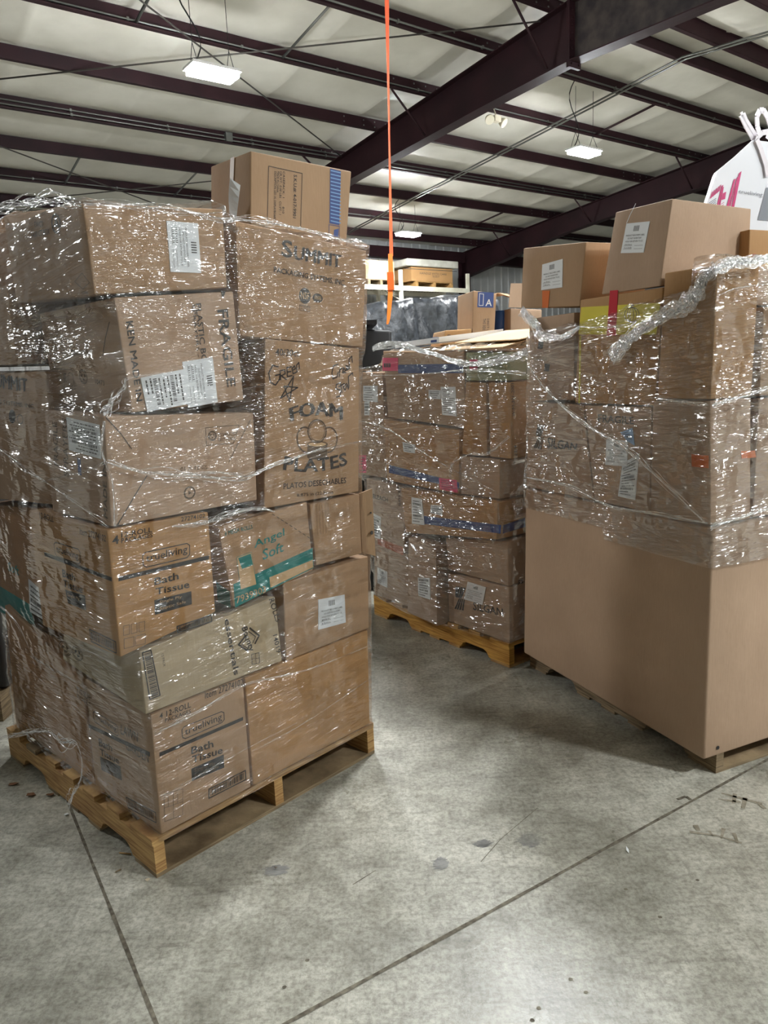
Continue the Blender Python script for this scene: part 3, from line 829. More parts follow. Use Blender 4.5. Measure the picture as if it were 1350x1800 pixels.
# crushed essentials carton
c = Carton(SL, 'R', [(.023, .558), (.567, .557), (.556, .805), (.026, .764)], 0, .60, 'crushed grey paper towel carton marked essentials, below the upper bath tissue carton', KRAFT_G,
           back=[(.03, .59), (.56, .59), (.55, .735), (.05, .725)], bulge=.004)
R, L, p = c.R, c.L, c.p
p.text(R, 'essentials', [(394, 1089), (411, 1187), (421, 1184), (404, 1086)], INK, .02)
p.text(R, 'Bounty', [(421, 1105), (435, 1147), (448, 1142), (434, 1100)], INK, .04)
p.line(R, [(439, 1104), (455, 1117), (448, 1131)], INK, .006); p.line(R, [(437, 1110), (449, 1119), (444, 1130)], INK, .003)
p.line(R, [(431, 1118), (419, 1133), (436, 1145)], INK, .006); p.line(R, [(432, 1124), (425, 1133), (436, 1140)], INK, .003)
p.text(R, 'ROLLS', [(472, 1054), (485, 1094), (493, 1090), (481, 1050)], INK, .01)
p.text(R, '14019', [(479, 1117), (486, 1149), (494, 1145), (487, 1114)], INK, .01)
p.barcode(R, [(250, 1147), (263, 1229), (281, 1222), (265, 1143)], INK, 26)
p.text(R, '12 PACK', [(283, 1150), (287, 1172), (291, 1171), (287, 1148)], INKC)
p.frame(R, [(443, 1168), (456, 1165), (455, 1147), (442, 1150)], INKC, .002)
p.line(R, [(449, 1149), (450, 1166)], INKC, .0015); p.line(R, [(442, 1159), (456, 1156)], INKC, .0015)
p.recycle(L, (115, 1140), (11, 4), (0, 12)); p.recycle(L, (137, 1148), (9, 4), (1, 12), INKC)
c.done()
c = Carton(SL, 'R', [(.585, .55), (1.02, .55), (1.035, .85), (.597, .842)], 0, .5, 'crumpled kraft carton with a white sticker at right edge of the left pallet', KRAFT, bulge=.005)
c.lab(c.R, [(559, 1107), (607, 1094), (605, 1045), (559, 1054)], label='white return sticker')
c.p.line(c.R, [(540, 1080), (575, 1064), (615, 1048)], INK2, .001)
c.done()
# upper bath tissue carton
c = Carton(SL, 'R', [(-.036, .766), (.307, .815), (.312, 1.152), (-.033, 1.156)], 0, .565, 'golden bath tissue carton at the near corner, resting on the crushed grey carton', KRAFT_Y,
           back=[(-.036, .745), (.307, .80), (.312, 1.155), (-.033, 1.16)])
R, L, p = c.R, c.L, c.p
p.text(R, '4', [(197, 958), (209, 955), (208, 940), (197, 943)], INK, .03)
p.text(R, '12-ROLL', [(213, 945), (267, 935), (267, 926), (213, 936)], INK, .01)
p.text(R, 'PACKAGES', [(213, 955), (268, 944), (268, 936), (213, 946)], INK, .01)
p.text(R, '27274102', [(318, 917), (360, 910), (360, 902), (318, 909)], INK, .01)
p.rframe(R, [(252, 998), (333, 979), (333, 954), (250, 972)])
p.text(R, 'trueliving', [(257, 992), (329, 975), (329, 958), (256, 975)], INK, .01)
p.poly(R, [(208, 1022), (367, 983), (367, 976), (208, 1014)], INK)
p.text(R, 'Bath', [(271, 1029), (314, 1018), (313, 1005), (271, 1016)], INK, .03)
p.text(R, 'Tissue', [(273, 1046), (333, 1033), (332, 1020), (273, 1034)], INK, .03)
p.poly(R, [(272, 1081), (337, 1062), (336, 1039), (271, 1055)], INK)
p.text(R, 'Single Ply', [(280, 1062), (319, 1052), (319, 1046), (280, 1056)], TAN, .0, off=.0022)
p.text(R, 'Septic Safe', [(280, 1074), (326, 1061), (326, 1055), (280, 1067)], TAN, .0, off=.0022)
for i in range(3):
    p.frame(R, [(217 + i * 13.5, 1117 - i * 3), (227 + i * 13.5, 1114.5 - i * 3), (227 + i * 13.5, 1098 - i * 3), (217 + i * 13.5, 1100 - i * 3)], INK2, .0015)
for i in range(2):
    p.frame(R, [(218 + i * 20, 1140 - i * 5), (235 + i * 20, 1136 - i * 5), (235 + i * 20, 1119 - i * 5), (218 + i * 20, 1123 - i * 5)], INK2, .0015)
p.barcode(R, [(312, 1112), (372, 1092), (371, 1081), (311, 1101)])
p.text(L, '12-ROLL', [(71, 911), (95, 918), (95, 907), (70, 900)], INK)
p.text(L, 'Item 27274102', [(141, 939), (187, 952), (187, 941), (141, 927)], INK)
p.rframe(L, [(98, 977), (142, 992), (141, 966), (95, 952)])
p.text(L, 'trueliving', [(101, 974), (139, 987), (138, 971), (99, 958)], INK, .01)
p.poly(L, [(79, 977), (197, 1022), (197, 1015), (78, 970)], INK)
p.text(L, 'Bath', [(111, 1014), (133, 1022), (132, 1009), (110, 1000)], INK, .03)
p.text(L, 'Tissue', [(112, 1031), (146, 1043), (146, 1030), (112, 1018)], INK, .03)
p.poly(L, [(120, 1060), (152, 1073), (150, 1047), (115, 1036)], INK)
p.text(L, 'Single Ply', [(120, 1049), (141, 1057), (141, 1050), (119, 1042)], TAN, off=.0022)
p.barcode(L, [(161, 1127), (205, 1148), (204, 1128), (158, 1106)])
c.done()
# angel soft
c = Carton(SL, 'R', [(.380, .812), (.742, .858), (.732, 1.119), (.345, 1.093)], .0, .5, 'tilted kraft carton with teal Angel Soft print in the middle of the left stack', KRAFT)
R, L, p = c.R, c.L, c.p
p.poly(R, [(413, 1068), (551, 998), (549, 963), (410, 1027)], TEAL)
p.poly(R, [(423, 1036), (450, 1027), (441, 971), (416, 980)], TAN, .0016); p.frame(R, [(423, 1036), (450, 1027), (441, 971), (416, 980)], TEAL, .003)
p.poly(R, [(425, 1000), (444, 993), (440, 973), (418, 981)], TEAL, .0022)
p.poly(R, [(475, 1033), (550, 997), (549, 984), (473, 1015)], TAN, .0016)
p.barcode(R, [(480, 1030), (546, 998), (545, 988), (479, 1016)], TEAL, 30, False)
p.text(R, '7939303', [(415, 1061), (467, 1041), (466, 1029), (414, 1049)], TAN, .01, off=.0022)
p.text(R, 'Angel', [(447, 968), (500, 945), (499, 928), (446, 950)], TEAL, .02)
p.text(R, 'Soft', [(462, 985), (498, 969), (498, 952), (461, 966)], TEAL, .02)
p.text(R, '6 MEGA ROLLS', [(395, 942), (444, 929), (443, 922), (395, 934)], TEAL, .0)
for i in range(9):
    a = (478 + i * 7.7, 903 + i * 5.0); p.line(R, [a, (a[0] + 4.5, a[1] + 3)], INKC, .002)
p.poly(L, [(383, 1056), (406, 1068), (404, 1040), (380, 1022)], TEAL)
c.done()
# perforated carton with open flap
c = Carton(SL, 'R', [(.757, .872), (1.0, .868), (1.004, 1.108), (.745, 1.108)], 0, .45, 'kraft carton with a perforated panel and open side flap, beside the teal-printed carton', KRAFT)
for i in range(5): c.p.line(c.R, [(556 + i * 5, 888 - i), (558 + i * 5, 940 - i)], INK2, .001)
bm = bmesh.new()
P = SL.P
for z0_, z1_ in ((.862, 1.112),):
    hexa(bm, [[[P(1.004, .002, .872), P(1.006, .002, 1.108)], [P(1.004, .010, .872), P(1.006, .010, 1.108)]], [[P(1.046, -.03, .852), P(1.044, -.03, 1.125)], [P(1.046, -.022, .852), P(1.044, -.022, 1.125)]]])
tube(bm, [P(1.032, -.028, .95), P(1.032, -.030, .95)], .008, 10, 1); tube(bm, [P(1.032, -.027, 1.03), P(1.032, -.030, 1.03)], .004, 8, 1)
c.parts.append(('side_flap', bm, [KRAFT, INKC], None))
c.done()
# left flank
c = Carton(SL, 'L', [(1.30, .735), (.60, .735), (.60, 1.15), (1.30, 1.10)], .05, .5, 'teal-printed soft tissue carton in shade at the left edge of the left stack', KRAFT_D)
p, L = c.p, c.L
p.poly(L, [(0, 1075), (62, 1100), (52, 1062), (0, 1030)], TEAL)
p.text(L, 'Soft', [(15, 1003), (34, 1012), (34, 996), (15, 987)], TEAL, .02)
c.lab(L, [(54, 1075), (76, 1088), (84, 1046), (51, 1018)], 6, True, False)
c.done()
c = Carton(SL, 'R', [(.53, .87), (.98, .88), (.98, 1.10), (.53, 1.12)], .58, 1.1, 'plain carton hidden behind the teal-printed carton of the left stack', KRAFT_D).done()
# MADE IN carton
c = Carton(SL, 'R', [(-.018, 1.163), (.51, 1.16), (.522, 1.457), (-.004, 1.482)], 0, .40, 'large brown carton, mid height at near left corner, white sticker on its left side', KRAFT_R,
           back=[(-.018, 1.17), (.51, 1.165), (.522, 1.46), (-.004, 1.50)])
R, L, p = c.R, c.L, c.p
p.frame(R, [(363, 783), (410, 779), (420, 747), (361, 752)], INK2, .002); p.recycle(R, (373, 766), (7, 0), (0, 8)); 
p.text(R, 'COMPLETELY', [(384, 768), (416, 765), (417, 759), (384, 762)], INK2); p.text(R, 'RECYCLABLE', [(384, 776), (414, 773), (415, 767), (384, 770)], INK2)
p.ell(R, (333, 866), (9, -1), (0, 10), INK2, .005); p.poly(R, [(331, 870), (331, 862), (337, 866), (337, 866.5)], INK2)
p.text(R, '01 X 12 GL', [(317, 828), (365, 824), (365, 817), (317, 821)], INK2, .01)
p.line(R, [(258, 836), (236, 872), (205, 925)], INKC, .003); p.line(R, [(186, 734), (212, 762), (231, 789)], INKC, .0025); p.line(R, [(440, 738), (418, 780), (402, 812)], INKC, .002)  # thin dark lines painted in for the shade of panel creases
p.text(L, 'MADE IN', [(190, 912), (187, 815), (181, 814), (183, 908)], INK2, .02)
p.text(L, 'FRAGILE', [(104, 820), (101, 742), (93, 741), (96, 817)], INK2, .02)
p.text(L, 'SPRAYERS', [(122, 840), (118, 736), (110, 734), (113, 836)], INK2, .02)
p.poly(L, [(138, 834), (144, 836), (142, 806), (136, 804)], BLUE)
c.lab(L, [(179, 807), (176, 747), (118, 733), (123, 791)][1:2] + [(118, 733), (123, 791), (179, 807)], 9, True, False)
c.parts[-1] = c.parts[-1][:3] + ('white shipping sticker with bar codes',)
c.done()
c = Carton(SL, 'L', [(1.30, 1.14), (.44, 1.18), (.412, 1.62), (1.30, 1.645)], .02, .5, 'kraft Summit carton on the left flank, cut by the photo edge', KRAFT)
c.p.text(c.L, 'SUMMIT', [(-14, 680), (49, 689), (48, 666), (-14, 655)], INK, .02)
c.p.text(c.L, 'PACKAGING SYSTEMS, INC.', [(-40, 706), (62, 719), (62, 711), (-40, 697)], INKC, .0)
c.p.ell(c.L, (22, 732), (6, 1), (0, 12), INKC, .002, True); c.p.ell(c.L, (36, 737), (5, 1), (0, 8), INKC, .003)
c.done()
Carton(SL, 'R', [(.52, 1.13), (1.0, 1.13), (1.0, 1.62), (.52, 1.62)], .45, .95, 'plain carton behind the foam plates carton of the left stack', KRAFT_D).done()
# foam plates
c = Carton(SL, 'R', [(.537, 1.125), (1.0, 1.118), (1.041, 1.664), (.593, 1.70)], .0, .42, 'tall kraft foam plates carton with handwritten green star notes', KRAFT)
R, p = c.R, c.p
p.text(R, '40/30ct', [(484, 625), (525, 627), (526, 615), (484, 612)], INKC, .01)
p.text(R, 'FOAM', [(512, 741), (601, 739), (601, 715), (509, 717)], INKC, .05, .4)
p.text(R, 'PLATES', [(497, 826), (611, 817), (608, 794), (500, 801)], INKC, .05, -.33)
p.text(R, 'PLATOS DESECHABLES', [(498, 860), (608, 849), (608, 839), (498, 850)], INK, .01)
p.text(R, '8.875 in (22.5cm)', [(522, 875), (585, 869), (585, 862), (521, 868)], INK)
p.ell(R, (537, 773), (15, 0), (2, 22), INK2, .006, a0=90, a1=300); p.ell(R, (577, 773), (15, 0), (-1, 22), INK2, .006, a0=-110, a1=90)
p.ell(R, (557, 758), (16, 0), (0, 20), INK2, .006); p.ell(R, (557, 758), (13, 0), (0, 17), INK2, .002)
p.poly(R, [(540, 804), (575, 803), (575, 781), (540, 782)], INK2); p.ell(R, (557.5, 781), (17.5, 0), (0, 5), INK2, .003); p.ell(R, (557.5, 804), (17.5, 0), (0, 4), INK2, .002, True)
p.ell(R, (557.5, 781), (15, 0), (0, 3.6), TAN, .002, True)
H = .0045
for st_ in ([(489, 645), (479, 642), (472, 656), (475, 672), (484, 677), (491, 667), (492, 658), (484, 660)], [(493, 668), (492, 652), (500, 650), (501, 657), (494, 660), (503, 667)],
            [(505, 662), (504, 646), (512, 645)], [(504, 654), (511, 653)], [(505, 662), (513, 660)], [(514, 651), (519, 648), (517, 643), (513, 648), (515, 657), (521, 654)], [(522, 654), (521, 642), (525, 637), (526, 648)],
            [(516, 661), (509, 706)], [(516, 661), (493, 700), (523, 681), (499, 679), (509, 706)],
            [(594, 640), (586, 643), (583, 656), (585, 666), (592, 663), (594, 654)], [(596, 662), (597, 650), (603, 646)], [(603, 655), (607, 651), (604, 647), (602, 655), (608, 655)], [(609, 650), (612, 644), (608, 643), (609, 651), (613, 648)], [(614, 648), (613, 632), (618, 626), (619, 637)],
            [(599, 672), (591, 676), (590, 683), (598, 686), (598, 696), (591, 698)], [(601, 690), (598, 672)], [(595, 680), (605, 674)], [(609, 674), (603, 680), (606, 686), (610, 676), (612, 684)], [(613, 681), (612, 662), (619, 655), (620, 660)]):
    p.line(R, st_, INK, H)
c.done()
# FRAGILE carton
c = Carton(SL, 'R', [(.085, 1.487), (.487, 1.500), (.478, 1.848), (.067, 1.812)], 0, .515, 'brown FRAGILE carton with two overlapping white shipping stickers, upper left stack', KRAFT_R)
R, L, p = c.R, c.L, c.p
p.text(R, 'FRAGILE', [(381, 545), (399, 681), (414, 679), (400, 543)], INKC, .03)
p.text(R, 'PLASTIC BOTTLES', [(343, 534), (360, 690), (369, 688), (353, 533)], INKC, .02)
p.text(R, 'SPRAYERS - OR', [(337, 536), (350, 660), (355, 659), (342, 535)], INKC, .0)
p.text(R, 'KEN MADE IN', [(221, 566), (240, 706), (250, 704), (233, 564)], INKC, .01)
p.poly(R, [(390, 524), (393, 523), (396, 512), (388, 511)], INKC)
p.line(L, [(193, 566), (186, 594), (181, 626)], INK, .003)
p.frame(L, [(97, 680), (133, 684), (127, 650), (92, 648)], INK2, .002); p.text(L, 'CORRUGATE', [(99, 668), (118, 672), (117, 656), (97, 653)], INK2); p.ell(L, (125, 667), (5, 1), (1, 12), INK2, .002)
p.recycle(L, (147, 662), (7, 2), (1, 12)); p.text(L, '10473', [(168, 675), (185, 678), (184, 669), (168, 666)], INK2, .02); p.text(L, '7DALAMERE', [(124, 625), (160, 624), (159, 615), (123, 615)], INK2)
c.lab(R, [(373, 628), (382, 707), (330, 717), (320, 636)][0:0] + [(320, 636), (330, 717), (382, 707), (373, 628)], 8, False, True, label='white return sticker')
c.lab(R, [(246, 664), (258, 724), (331, 710), (322, 649)], 9, True, False, lift=.0032, label='white bar code sticker')
c.done()
c = Carton(SL, 'L', [(1.25, 1.66), (.585, 1.65), (.577, 1.905), (1.25, 1.905)], .0, .42, 'pale carton jutting out at the left edge above the Summit carton', KRAFT)
c.done()
Carton(SL, 'R', [(.50, 1.67), (.98, 1.65), (.98, 1.98), (.50, 1.99)], .48, .9, 'plain carton behind the large Summit carton', KRAFT_D).done()
# big summit carton
c = Carton(SL, 'R', [(.490, 1.708), (1.06, 1.670), (1.104, 2.025), (.508, 2.067)], .0, .45, 'large kraft Summit Packaging carton at upper right of the left stack', KRAFT)
R, p = c.R, c.p
p.text(R, 'S', [(494, 451), (514, 455), (514, 424), (495, 420)], INKC, .03)
p.text(R, 'UMMIT', [(517, 456), (598, 471), (599, 449), (518, 432)], INKC, .03)
p.text(R, 'PACKAGING SYSTEMS, INC.', [(481, 480), (606, 504), (607, 493), (481, 469)], INKC, .015)
p.ell(R, (535.5, 520), (10, 1), (0, 14), INKC, .003, True, 30); p.text(R, 'NSF', [(528, 525), (543, 527), (543, 515), (528, 513)], TAN, .01, off=.0022)
p.ell(R, (558, 524), (9, 1), (0, 8), INKC, .003, True, 30); p.text(R, 'ANAB', [(552, 526), (564, 528), (564, 521), (552, 519)], TAN, off=.0022)
p.frame(R, [(526, 545), (544, 548), (544, 539), (526, 536)], INKC, .0015); p.text(R, 'STANDARD', [(528, 540), (542, 542), (542, 540), (528, 538)], INKC); p.text(R, 'NSF 51', [(529, 544), (541, 546), (541, 543.5), (529, 541.5)], INKC)
c.done()
# top left carton
c = Carton(SL, 'R', [(.01, 1.817), (.456, 1.858), (.463, 2.097), (.005, 2.056)], 0, .545, 'kraft carton at the top left corner of the left stack with a sideways white sticker', KRAFT,
           back=[(.01, 1.845), (.456, 1.87), (.463, 2.11), (.005, 2.115)])
R, L, p = c.R, c.L, c.p
p.text(L, 'EWCT', [(62, 399), (77, 399), (76, 389), (61, 390)], INKC, .01)
p.text(L, '3-600 CT BOX', [(55, 418), (88, 412), (88, 401), (55, 408)], INKC, .01)
p.ell(L, (99, 393), (7, 0), (1, 16), INKC, .006); p.poly(L, [(94, 399), (104, 399), (99, 380), (99, 380.5)], INKC)
p.text(L, '12345', [(144, 517), (155, 517), (155, 512), (144, 512)], INKC)
p.frame(L, [(132, 495), (146, 508), (158, 497), (145, 480)], INK2, .002)
c.lab(R, [(292, 388), (299, 478), (353, 480), (347, 393)], label='sideways white return sticker')
c.done()
Carton(SL, 'L', [(1.25, 1.915), (.585, 1.915), (.585, 2.09), (1.25, 2.09)], .05, .5, 'plain carton behind the top left carton', KRAFT_D).done()
# loose top carton
q = [SL.az(x, y, .12) for x, y in ((439, 385), (612, 430), (618, 301), (441, 265))]
q[0] = (q[0][0] - .0, 2.068); q[1] = (q[1][0] - .012, 2.05)
c = Carton(SL, 'R', q, .12, .36, 'loose kraft carton with blue striped edge standing on top of the left stack', KRAFT, reg=False)
R, L, p = c.R, c.L, c.p
p.frame(R, [(469.5, 391), (528, 402), (531, 305), (472, 292)], INK, .002)
p.text(R, 'S.K.U.#: 4-017-9901', [(515.5, 307), (514, 383), (520, 384), (521.5, 308)], INK, .02)
for x, t, e_ in ((497, 'CASEPACK: 1      810', 375), (491.5, 'GR.WT.: 0.00 LBS   CU.FT.: 1', 377), (487, 'MADE IN CHINA', 338), (482, 'DESCRIPTION: LED XL DISPLAYBOARD', 387)):
    p.text(R, t, [(x, 301), (x - 1.4, e_), (x + 2.2, e_ + .8), (x + 3.6, 301.8)], INK, .0)
p.poly(R, [(579, 392.5), (596, 396), (599, 301), (580, 296)], BLUE)
for i in range(15):
    y = 300 + i * 6.3; p.line(R, [(581, y), (598, y + 4)], BLUEL, .004, off=.002)
p.frame(R, [(578, 413), (596, 417), (596, 398), (578, 395)], BLUE, .002); p.poly(R, [(586, 415), (594, 417), (595, 402), (587, 404)], BLUE)
c.tape(L, [(403, 375), (409, 378), (413, 275), (406, 279)], TAPE)
bm = bmesh.new(); pts = []
for i in range(6):
    t = i / 5; pts.append((hit(426 - 12 * t - 3 * sin(t * 3), 320 + 65 * t, c.L.p0, c.L.n) + c.L.n * (.05 - .03 * t), hit(431 - 7 * t, 328 + 57 * t, c.L.p0, c.L.n) + c.L.n * (.02)))
for (a, b_), (d_, e_) in zip(pts, pts[1:]): hexa(bm, [[[a, d_], [a + SL.e2 * .002, d_ + SL.e2 * .002]], [[b_, e_], [b_ + SL.e2 * .002, e_ + SL.e2 * .002]]])
c.parts.append(('torn_label', bm, [PAPER], 'white label peeling off the side'))
c.done()
# ================================================================== MIDDLE STACK
c = Carton(SM, 'L', [(.475, .14), (-.005, .14), (-.005, .445), (.475, .43)], 0, .5, 'Silgan carton with a slanted white sticker at the bottom right of the middle pallet', KRAFT_R)
p, L = c.p, c.L
p.text(L, 'SILGAN', [(832, 1072), (884, 1083), (884, 1070), (832, 1057)], INK, .04); p.silgan(L, [(799, 1070), (818, 1074), (822, 1034), (801, 1030)], INK)
c.lab(L, [(817, 1053), (849, 1063), (855, 1032), (823, 1022)], lift=.004); c.done()
c = Carton(SM, 'L', [(.472, .450), (0, .452), (0, .69), (.485, .635)], 0, .5, 'plain wrapped carton directly on top of the slanted-sticker Silgan carton', KRAFT_R)
c.p.text(c.R, 'FR', [(911, 1030), (921, 1028), (921, 1018), (911, 1020)], INK, .03); c.done()
c = Carton(SM, 'L', [(.775, .14), (.50, .12), (.491, .591), (.736, .609)], -.07, .4, 'narrow upright carton bulging out in front of the middle pallet bottom row', KRAFT_R)
c.lab(c.L, [(736, 1047), (757, 1054), (756, 1016), (735, 1015)], 7, True, False); c.done()
c = Carton(SM, 'L', [(1.205, .14), (.85, .14), (.835, .475), (1.19, .488)], 0, .5, 'carton with small white sticker at bottom left of the middle pallet', KRAFT_R)
c.lab(c.L, [(664, 1025), (681, 1033), (681, 1005), (664, 997)]); c.done()
c = Carton(SM, 'L', [(1.235, .49), (.865, .48), (.84, .885), (1.232, .912)], -.005, .5, 'bleach carton with an orange stripe at the left of the middle stack', KRAFT_R)
p, L = c.p, c.L
p.text(L, 'BLEACH', [(656, 876), (682, 882), (682, 875), (656, 868)], INK, .02); p.text(L, '34 12', [(698, 860), (708, 862), (708, 856), (698, 854)], INK, .01)
p.text(L, 'SERVICE', [(705, 890), (704, 863), (700, 862), (701, 889)], INK, .02); p.poly(L, [(664, 957), (709, 976), (709, 962), (664, 945)], base_mat('orange_ink', (176, 96, 58), .6))
c.lab(L, [(652, 942), (669, 948), (670, 909), (652, 900)], 8, True, False); c.done()
c = Carton(SM, 'L', [(.80, .625), (.04, .70), (.03, .895), (.829, .888)], -.04, .45, 'wide carton with dark blue band and two white stickers, lower middle stack', KRAFT_Y)
p, L, R = c.p, c.L, c.R
p.poly(L, [(730, 919), (880, 938), (881, 923), (730, 905)], BLUE); p.poly(R, [(884, 938), (923, 926), (923, 910), (884, 923)], BLUE)
c.lab(L, [(725, 920), (747, 923), (742, 877), (724, 874)], 8, True, False, lift=.003); c.lab(L, [(757, 902), (778, 906), (778, 889), (758, 887)], 4, True, False); c.done()
c = Carton(SM, 'L', [(1.005, .918), (.355, .90), (.337, 1.25), (1.016, 1.292)], -.01, .45, 'golden carton with blue band and bright pink sticker in the middle stack', KRAFT_Y)
p, L = c.p, c.L
p.poly(L, [(684, 831), (808, 859), (807, 848), (684, 817)], BLUE)
c.lab(L, [(710, 794), (730, 797), (730, 781), (708, 777)], 4, True, False); c.lab(L, [(774, 860), (805, 866), (803, 844), (772, 840)], 5, False, False, m=PINK, label='bright pink sticker'); c.done()
c = Carton(SM, 'L', [(1.31, .93), (1.025, .93), (1.02, 1.571), (1.283, 1.578)], .0, .4, 'tall narrow carton at the left edge of the middle stack, with a pink sticker', KRAFT)
c.lab(c.L, [(639, 705), (664, 707), (664, 678), (639, 678)], 6, False, False); c.lab(c.L, [(641, 730), (650, 730), (650, 706), (641, 706)], 4, True, False); c.lab(c.L, [(632, 831), (644, 831), (644, 800), (632, 800)], 5, False, False, m=PINK, label='pink sticker'); c.done()
Carton(SM, 'L', [(.348, .902), (.055, .905), (.05, 1.112), (.345, 1.11)], .0, .45, 'small plain carton below the tall pair at right of the middle stack', KRAFT_R).done()
Carton(SM, 'L', [(.332, 1.12), (.140, 1.12), (.140, 1.497), (.29, 1.503)], -.0, .45, 'left one of the two side by side upright cartons in the middle stack', KRAFT_Y).done()
c = Carton(SM, 'L', [(.120, 1.12), (-.03, 1.12), (-.028, 1.497), (.123, 1.497)], .0, .45, 'right one of the two side by side upright cartons in the middle stack', KRAFT_Y)
c.p.text(c.R, 'W/M-301-2001', [(905, 732), (903, 674), (898, 674), (900, 732)], INKC, .01); c.p.text(c.R, '12/4', [(909, 800), (908, 783), (903, 783), (904, 800)], INKC, .01); c.done()
bm = bmesh.new(); m_ = SM.P(.02, .130, 1.21); tube(bm, [m_, m_ + Vector((0, 0, .06)), m_ + Vector((0, 0, .08)), m_ + Vector((0, 0, .12))], [.008, .008, .004, .006], 10)
tube(bm, [m_ + Vector((0, 0, .03)), m_ + Vector((0, 0, .045))], .0085, 10, 1)
tag(mesh_obj('spray_nozzle', bm, [WHITE, INK]), 'white nozzle showing in the gap between the two upright cartons', 'nozzle')
c = Carton(SM, 'L', [(.98, 1.305), (.300, 1.262), (.301, 1.663), (1.004, 1.697)], .0, .45, 'wide carton with pink and blue tape at the top of the middle stack', KRAFT)
L = c.L
c.p.poly(L, [(700, 656), (815, 656), (815, 639), (700, 641)], BLUE)
c.lab(L, [(673, 652), (700, 652), (700, 629), (673, 629)], 1, False, False, m=PINK, label='pink sticker at the corner')
c.lab(L, [(754, 700), (775, 702), (775, 686), (754, 685)], 4, True, False); c.lab(L, [(778, 729), (803, 732), (801, 680), (775, 680)], 12, False, False); c.done()
c = Carton(SM, 'L', [(.285, 1.51), (.0, 1.505), (.0, 1.64), (.285, 1.655)], -.0, .45, 'shallow greenish carton under film at the top right of the middle stack', cardboard('kraft_green', (150, 158, 128)))
c.lab(c.L, [(826, 650), (840, 650), (840, 632), (826, 632)], 1, False, False, m=PINK, label='pink sticker'); c.done()
for a0, a1, z0_, z1_, nm in ((.51, 1.0, .14, .9, 'lower'), (.51, 1.0, .91, 1.6, 'upper')):
    Carton(SM, 'L', [(1.2, z0_), (.02, z0_), (.02, z1_), (1.2, z1_)], a0, a1, nm + ' plain carton filling the hidden rear of the middle pallet', KRAFT_D).done()
# loose things on top
bm = bmesh.new(); P = SM.P
def sheet(bm, q, t=.006, mi=0):
    q = [Vector(x) for x in q]; up = Vector((0, 0, t)); hexa(bm, [[[q[0], q[0] + up], [q[3], q[3] + up]], [[q[1], q[1] + up], [q[2], q[2] + up]]], mi)
sheet(bm, [P(.05, .95, 1.71), P(.05, .55, 1.72), P(.5, .5, 1.76), P(.5, .95, 1.74)], .03)
sheet(bm, [P(.049, .62, 1.723), P(.049, .57, 1.724), P(.06, .57, 1.74), P(.06, .62, 1.74)], .012, 1)
tag(mesh_obj('padded_mailer', bm, [PAPER, BLUE]), 'flat white mailer with a blue mark lying on top of the middle stack', 'mailer')
bm = bmesh.new(); sheet(bm, [P(.0, .52, 1.672), P(.0, .02, 1.665), P(.45, .02, 1.75), P(.45, .5, 1.76)], .005); sheet(bm, [P(.10, .48, 1.71), P(.10, .0, 1.70), P(.5, .0, 1.765), P(.5, .48, 1.775)], .005)
tag(mesh_obj('flattened_carton', bm, [cardboard('kraft_pale', (206, 178, 140))]), 'pale flattened cardboard lying on the right half of the middle stack', 'cardboard')
# ================================================================== RIGHT STACK
A0 = -.07
c = Carton(SG, 'L', [(1.178, .10), (-.003, .075), (.001, .975), (1.15, .975)], A0, .95, 'huge plain kraft bulk carton forming the base of the right stack', KRAFT_R, r=.012, bulge=.006, name='bulk_carton')
bm = bmesh.new(); q = hit(1261, 1314, c.R.p0, c.R.n) + c.R.n * .002
tube(bm, [q, q + c.R.n * .001], .008, 7); c.parts.append(('puncture', bm, [INK], None))
c.done()
c = Carton(SG, 'L', [(1.142, .985), (.640, .985), (.713, 1.393), (1.114, 1.405)], A0, .4, 'Silgan carton at the left end above the bulk carton, right stack', KRAFT_R)
c.p.text(c.L, 'SILGAN', [(962, 788), (1013, 791), (1015, 780), (963, 768)], INKC, .04); c.p.silgan(c.L, [(938, 787), (955, 791), (961, 747), (945, 746)]); c.done()
c = Carton(SG, 'L', [(.633, .985), (.308, .985), (.312, 1.396), (.704, 1.394)], A0, .4, 'carton printed FRAGILE with a cluster of white stickers, right stack', KRAFT_R)
c.p.text(c.L, 'FRAGILE', [(1052, 742), (1115, 746), (1115, 733), (1052, 728)], INKC, .02)
c.lab(c.L, [(1087, 872), (1117, 879), (1124, 797), (1095, 815)], 12, True, False, lift=.002); c.lab(c.L, [(1065, 817), (1103, 820), (1105, 775), (1067, 772)], 7, False, True, lift=.0032)
c.lab(c.L, [(1104, 775), (1117, 783), (1113, 752), (1092, 760)], 5, True, False, lift=.0045, m=base_mat('pale_blue_label', (150, 186, 225), .5), label='pale blue sticker'); c.done()
c = Carton(SG, 'L', [(.304, .985), (.010, .985), (.034, 1.425), (.304, 1.419)], A0, .13, 'plain carton with orange tape at the near corner of the right stack, lower row', KRAFT_R)
c.tape(c.L, [(1217, 820), (1246, 823), (1246, 801), (1216, 798)], ORANGE, label='orange tape'); c.tape(c.R, [(1303, 806), (1328, 804), (1326, 792), (1302, 793)], ORANGE, label='orange tape'); c.done()
Carton(SG, 'R', [(.155, .985), (.9, .985), (.9, 1.42), (.155, 1.42)], .02, .29, 'plain carton at the right photo edge, lower row of the right stack', KRAFT_R).done()
c = Carton(SG, 'L', [(1.114, 1.415), (.778, 1.415), (.778, 1.79), (1.111, 1.79)], A0, .4, 'carton with small dark symbols under the loose left top carton, right stack', KRAFT_R)
for x, y in ((945, 601), (956, 640)): c.p.poly(c.L, [(x, y + 12), (x + 9, y + 13), (x + 11, y), (x + 2, y - 1)], INKC)
c.p.text(c.L, 'COMPLETELY RECYCLABLE', [(942, 632), (962, 634), (963, 628), (943, 626)], INK2); c.done()
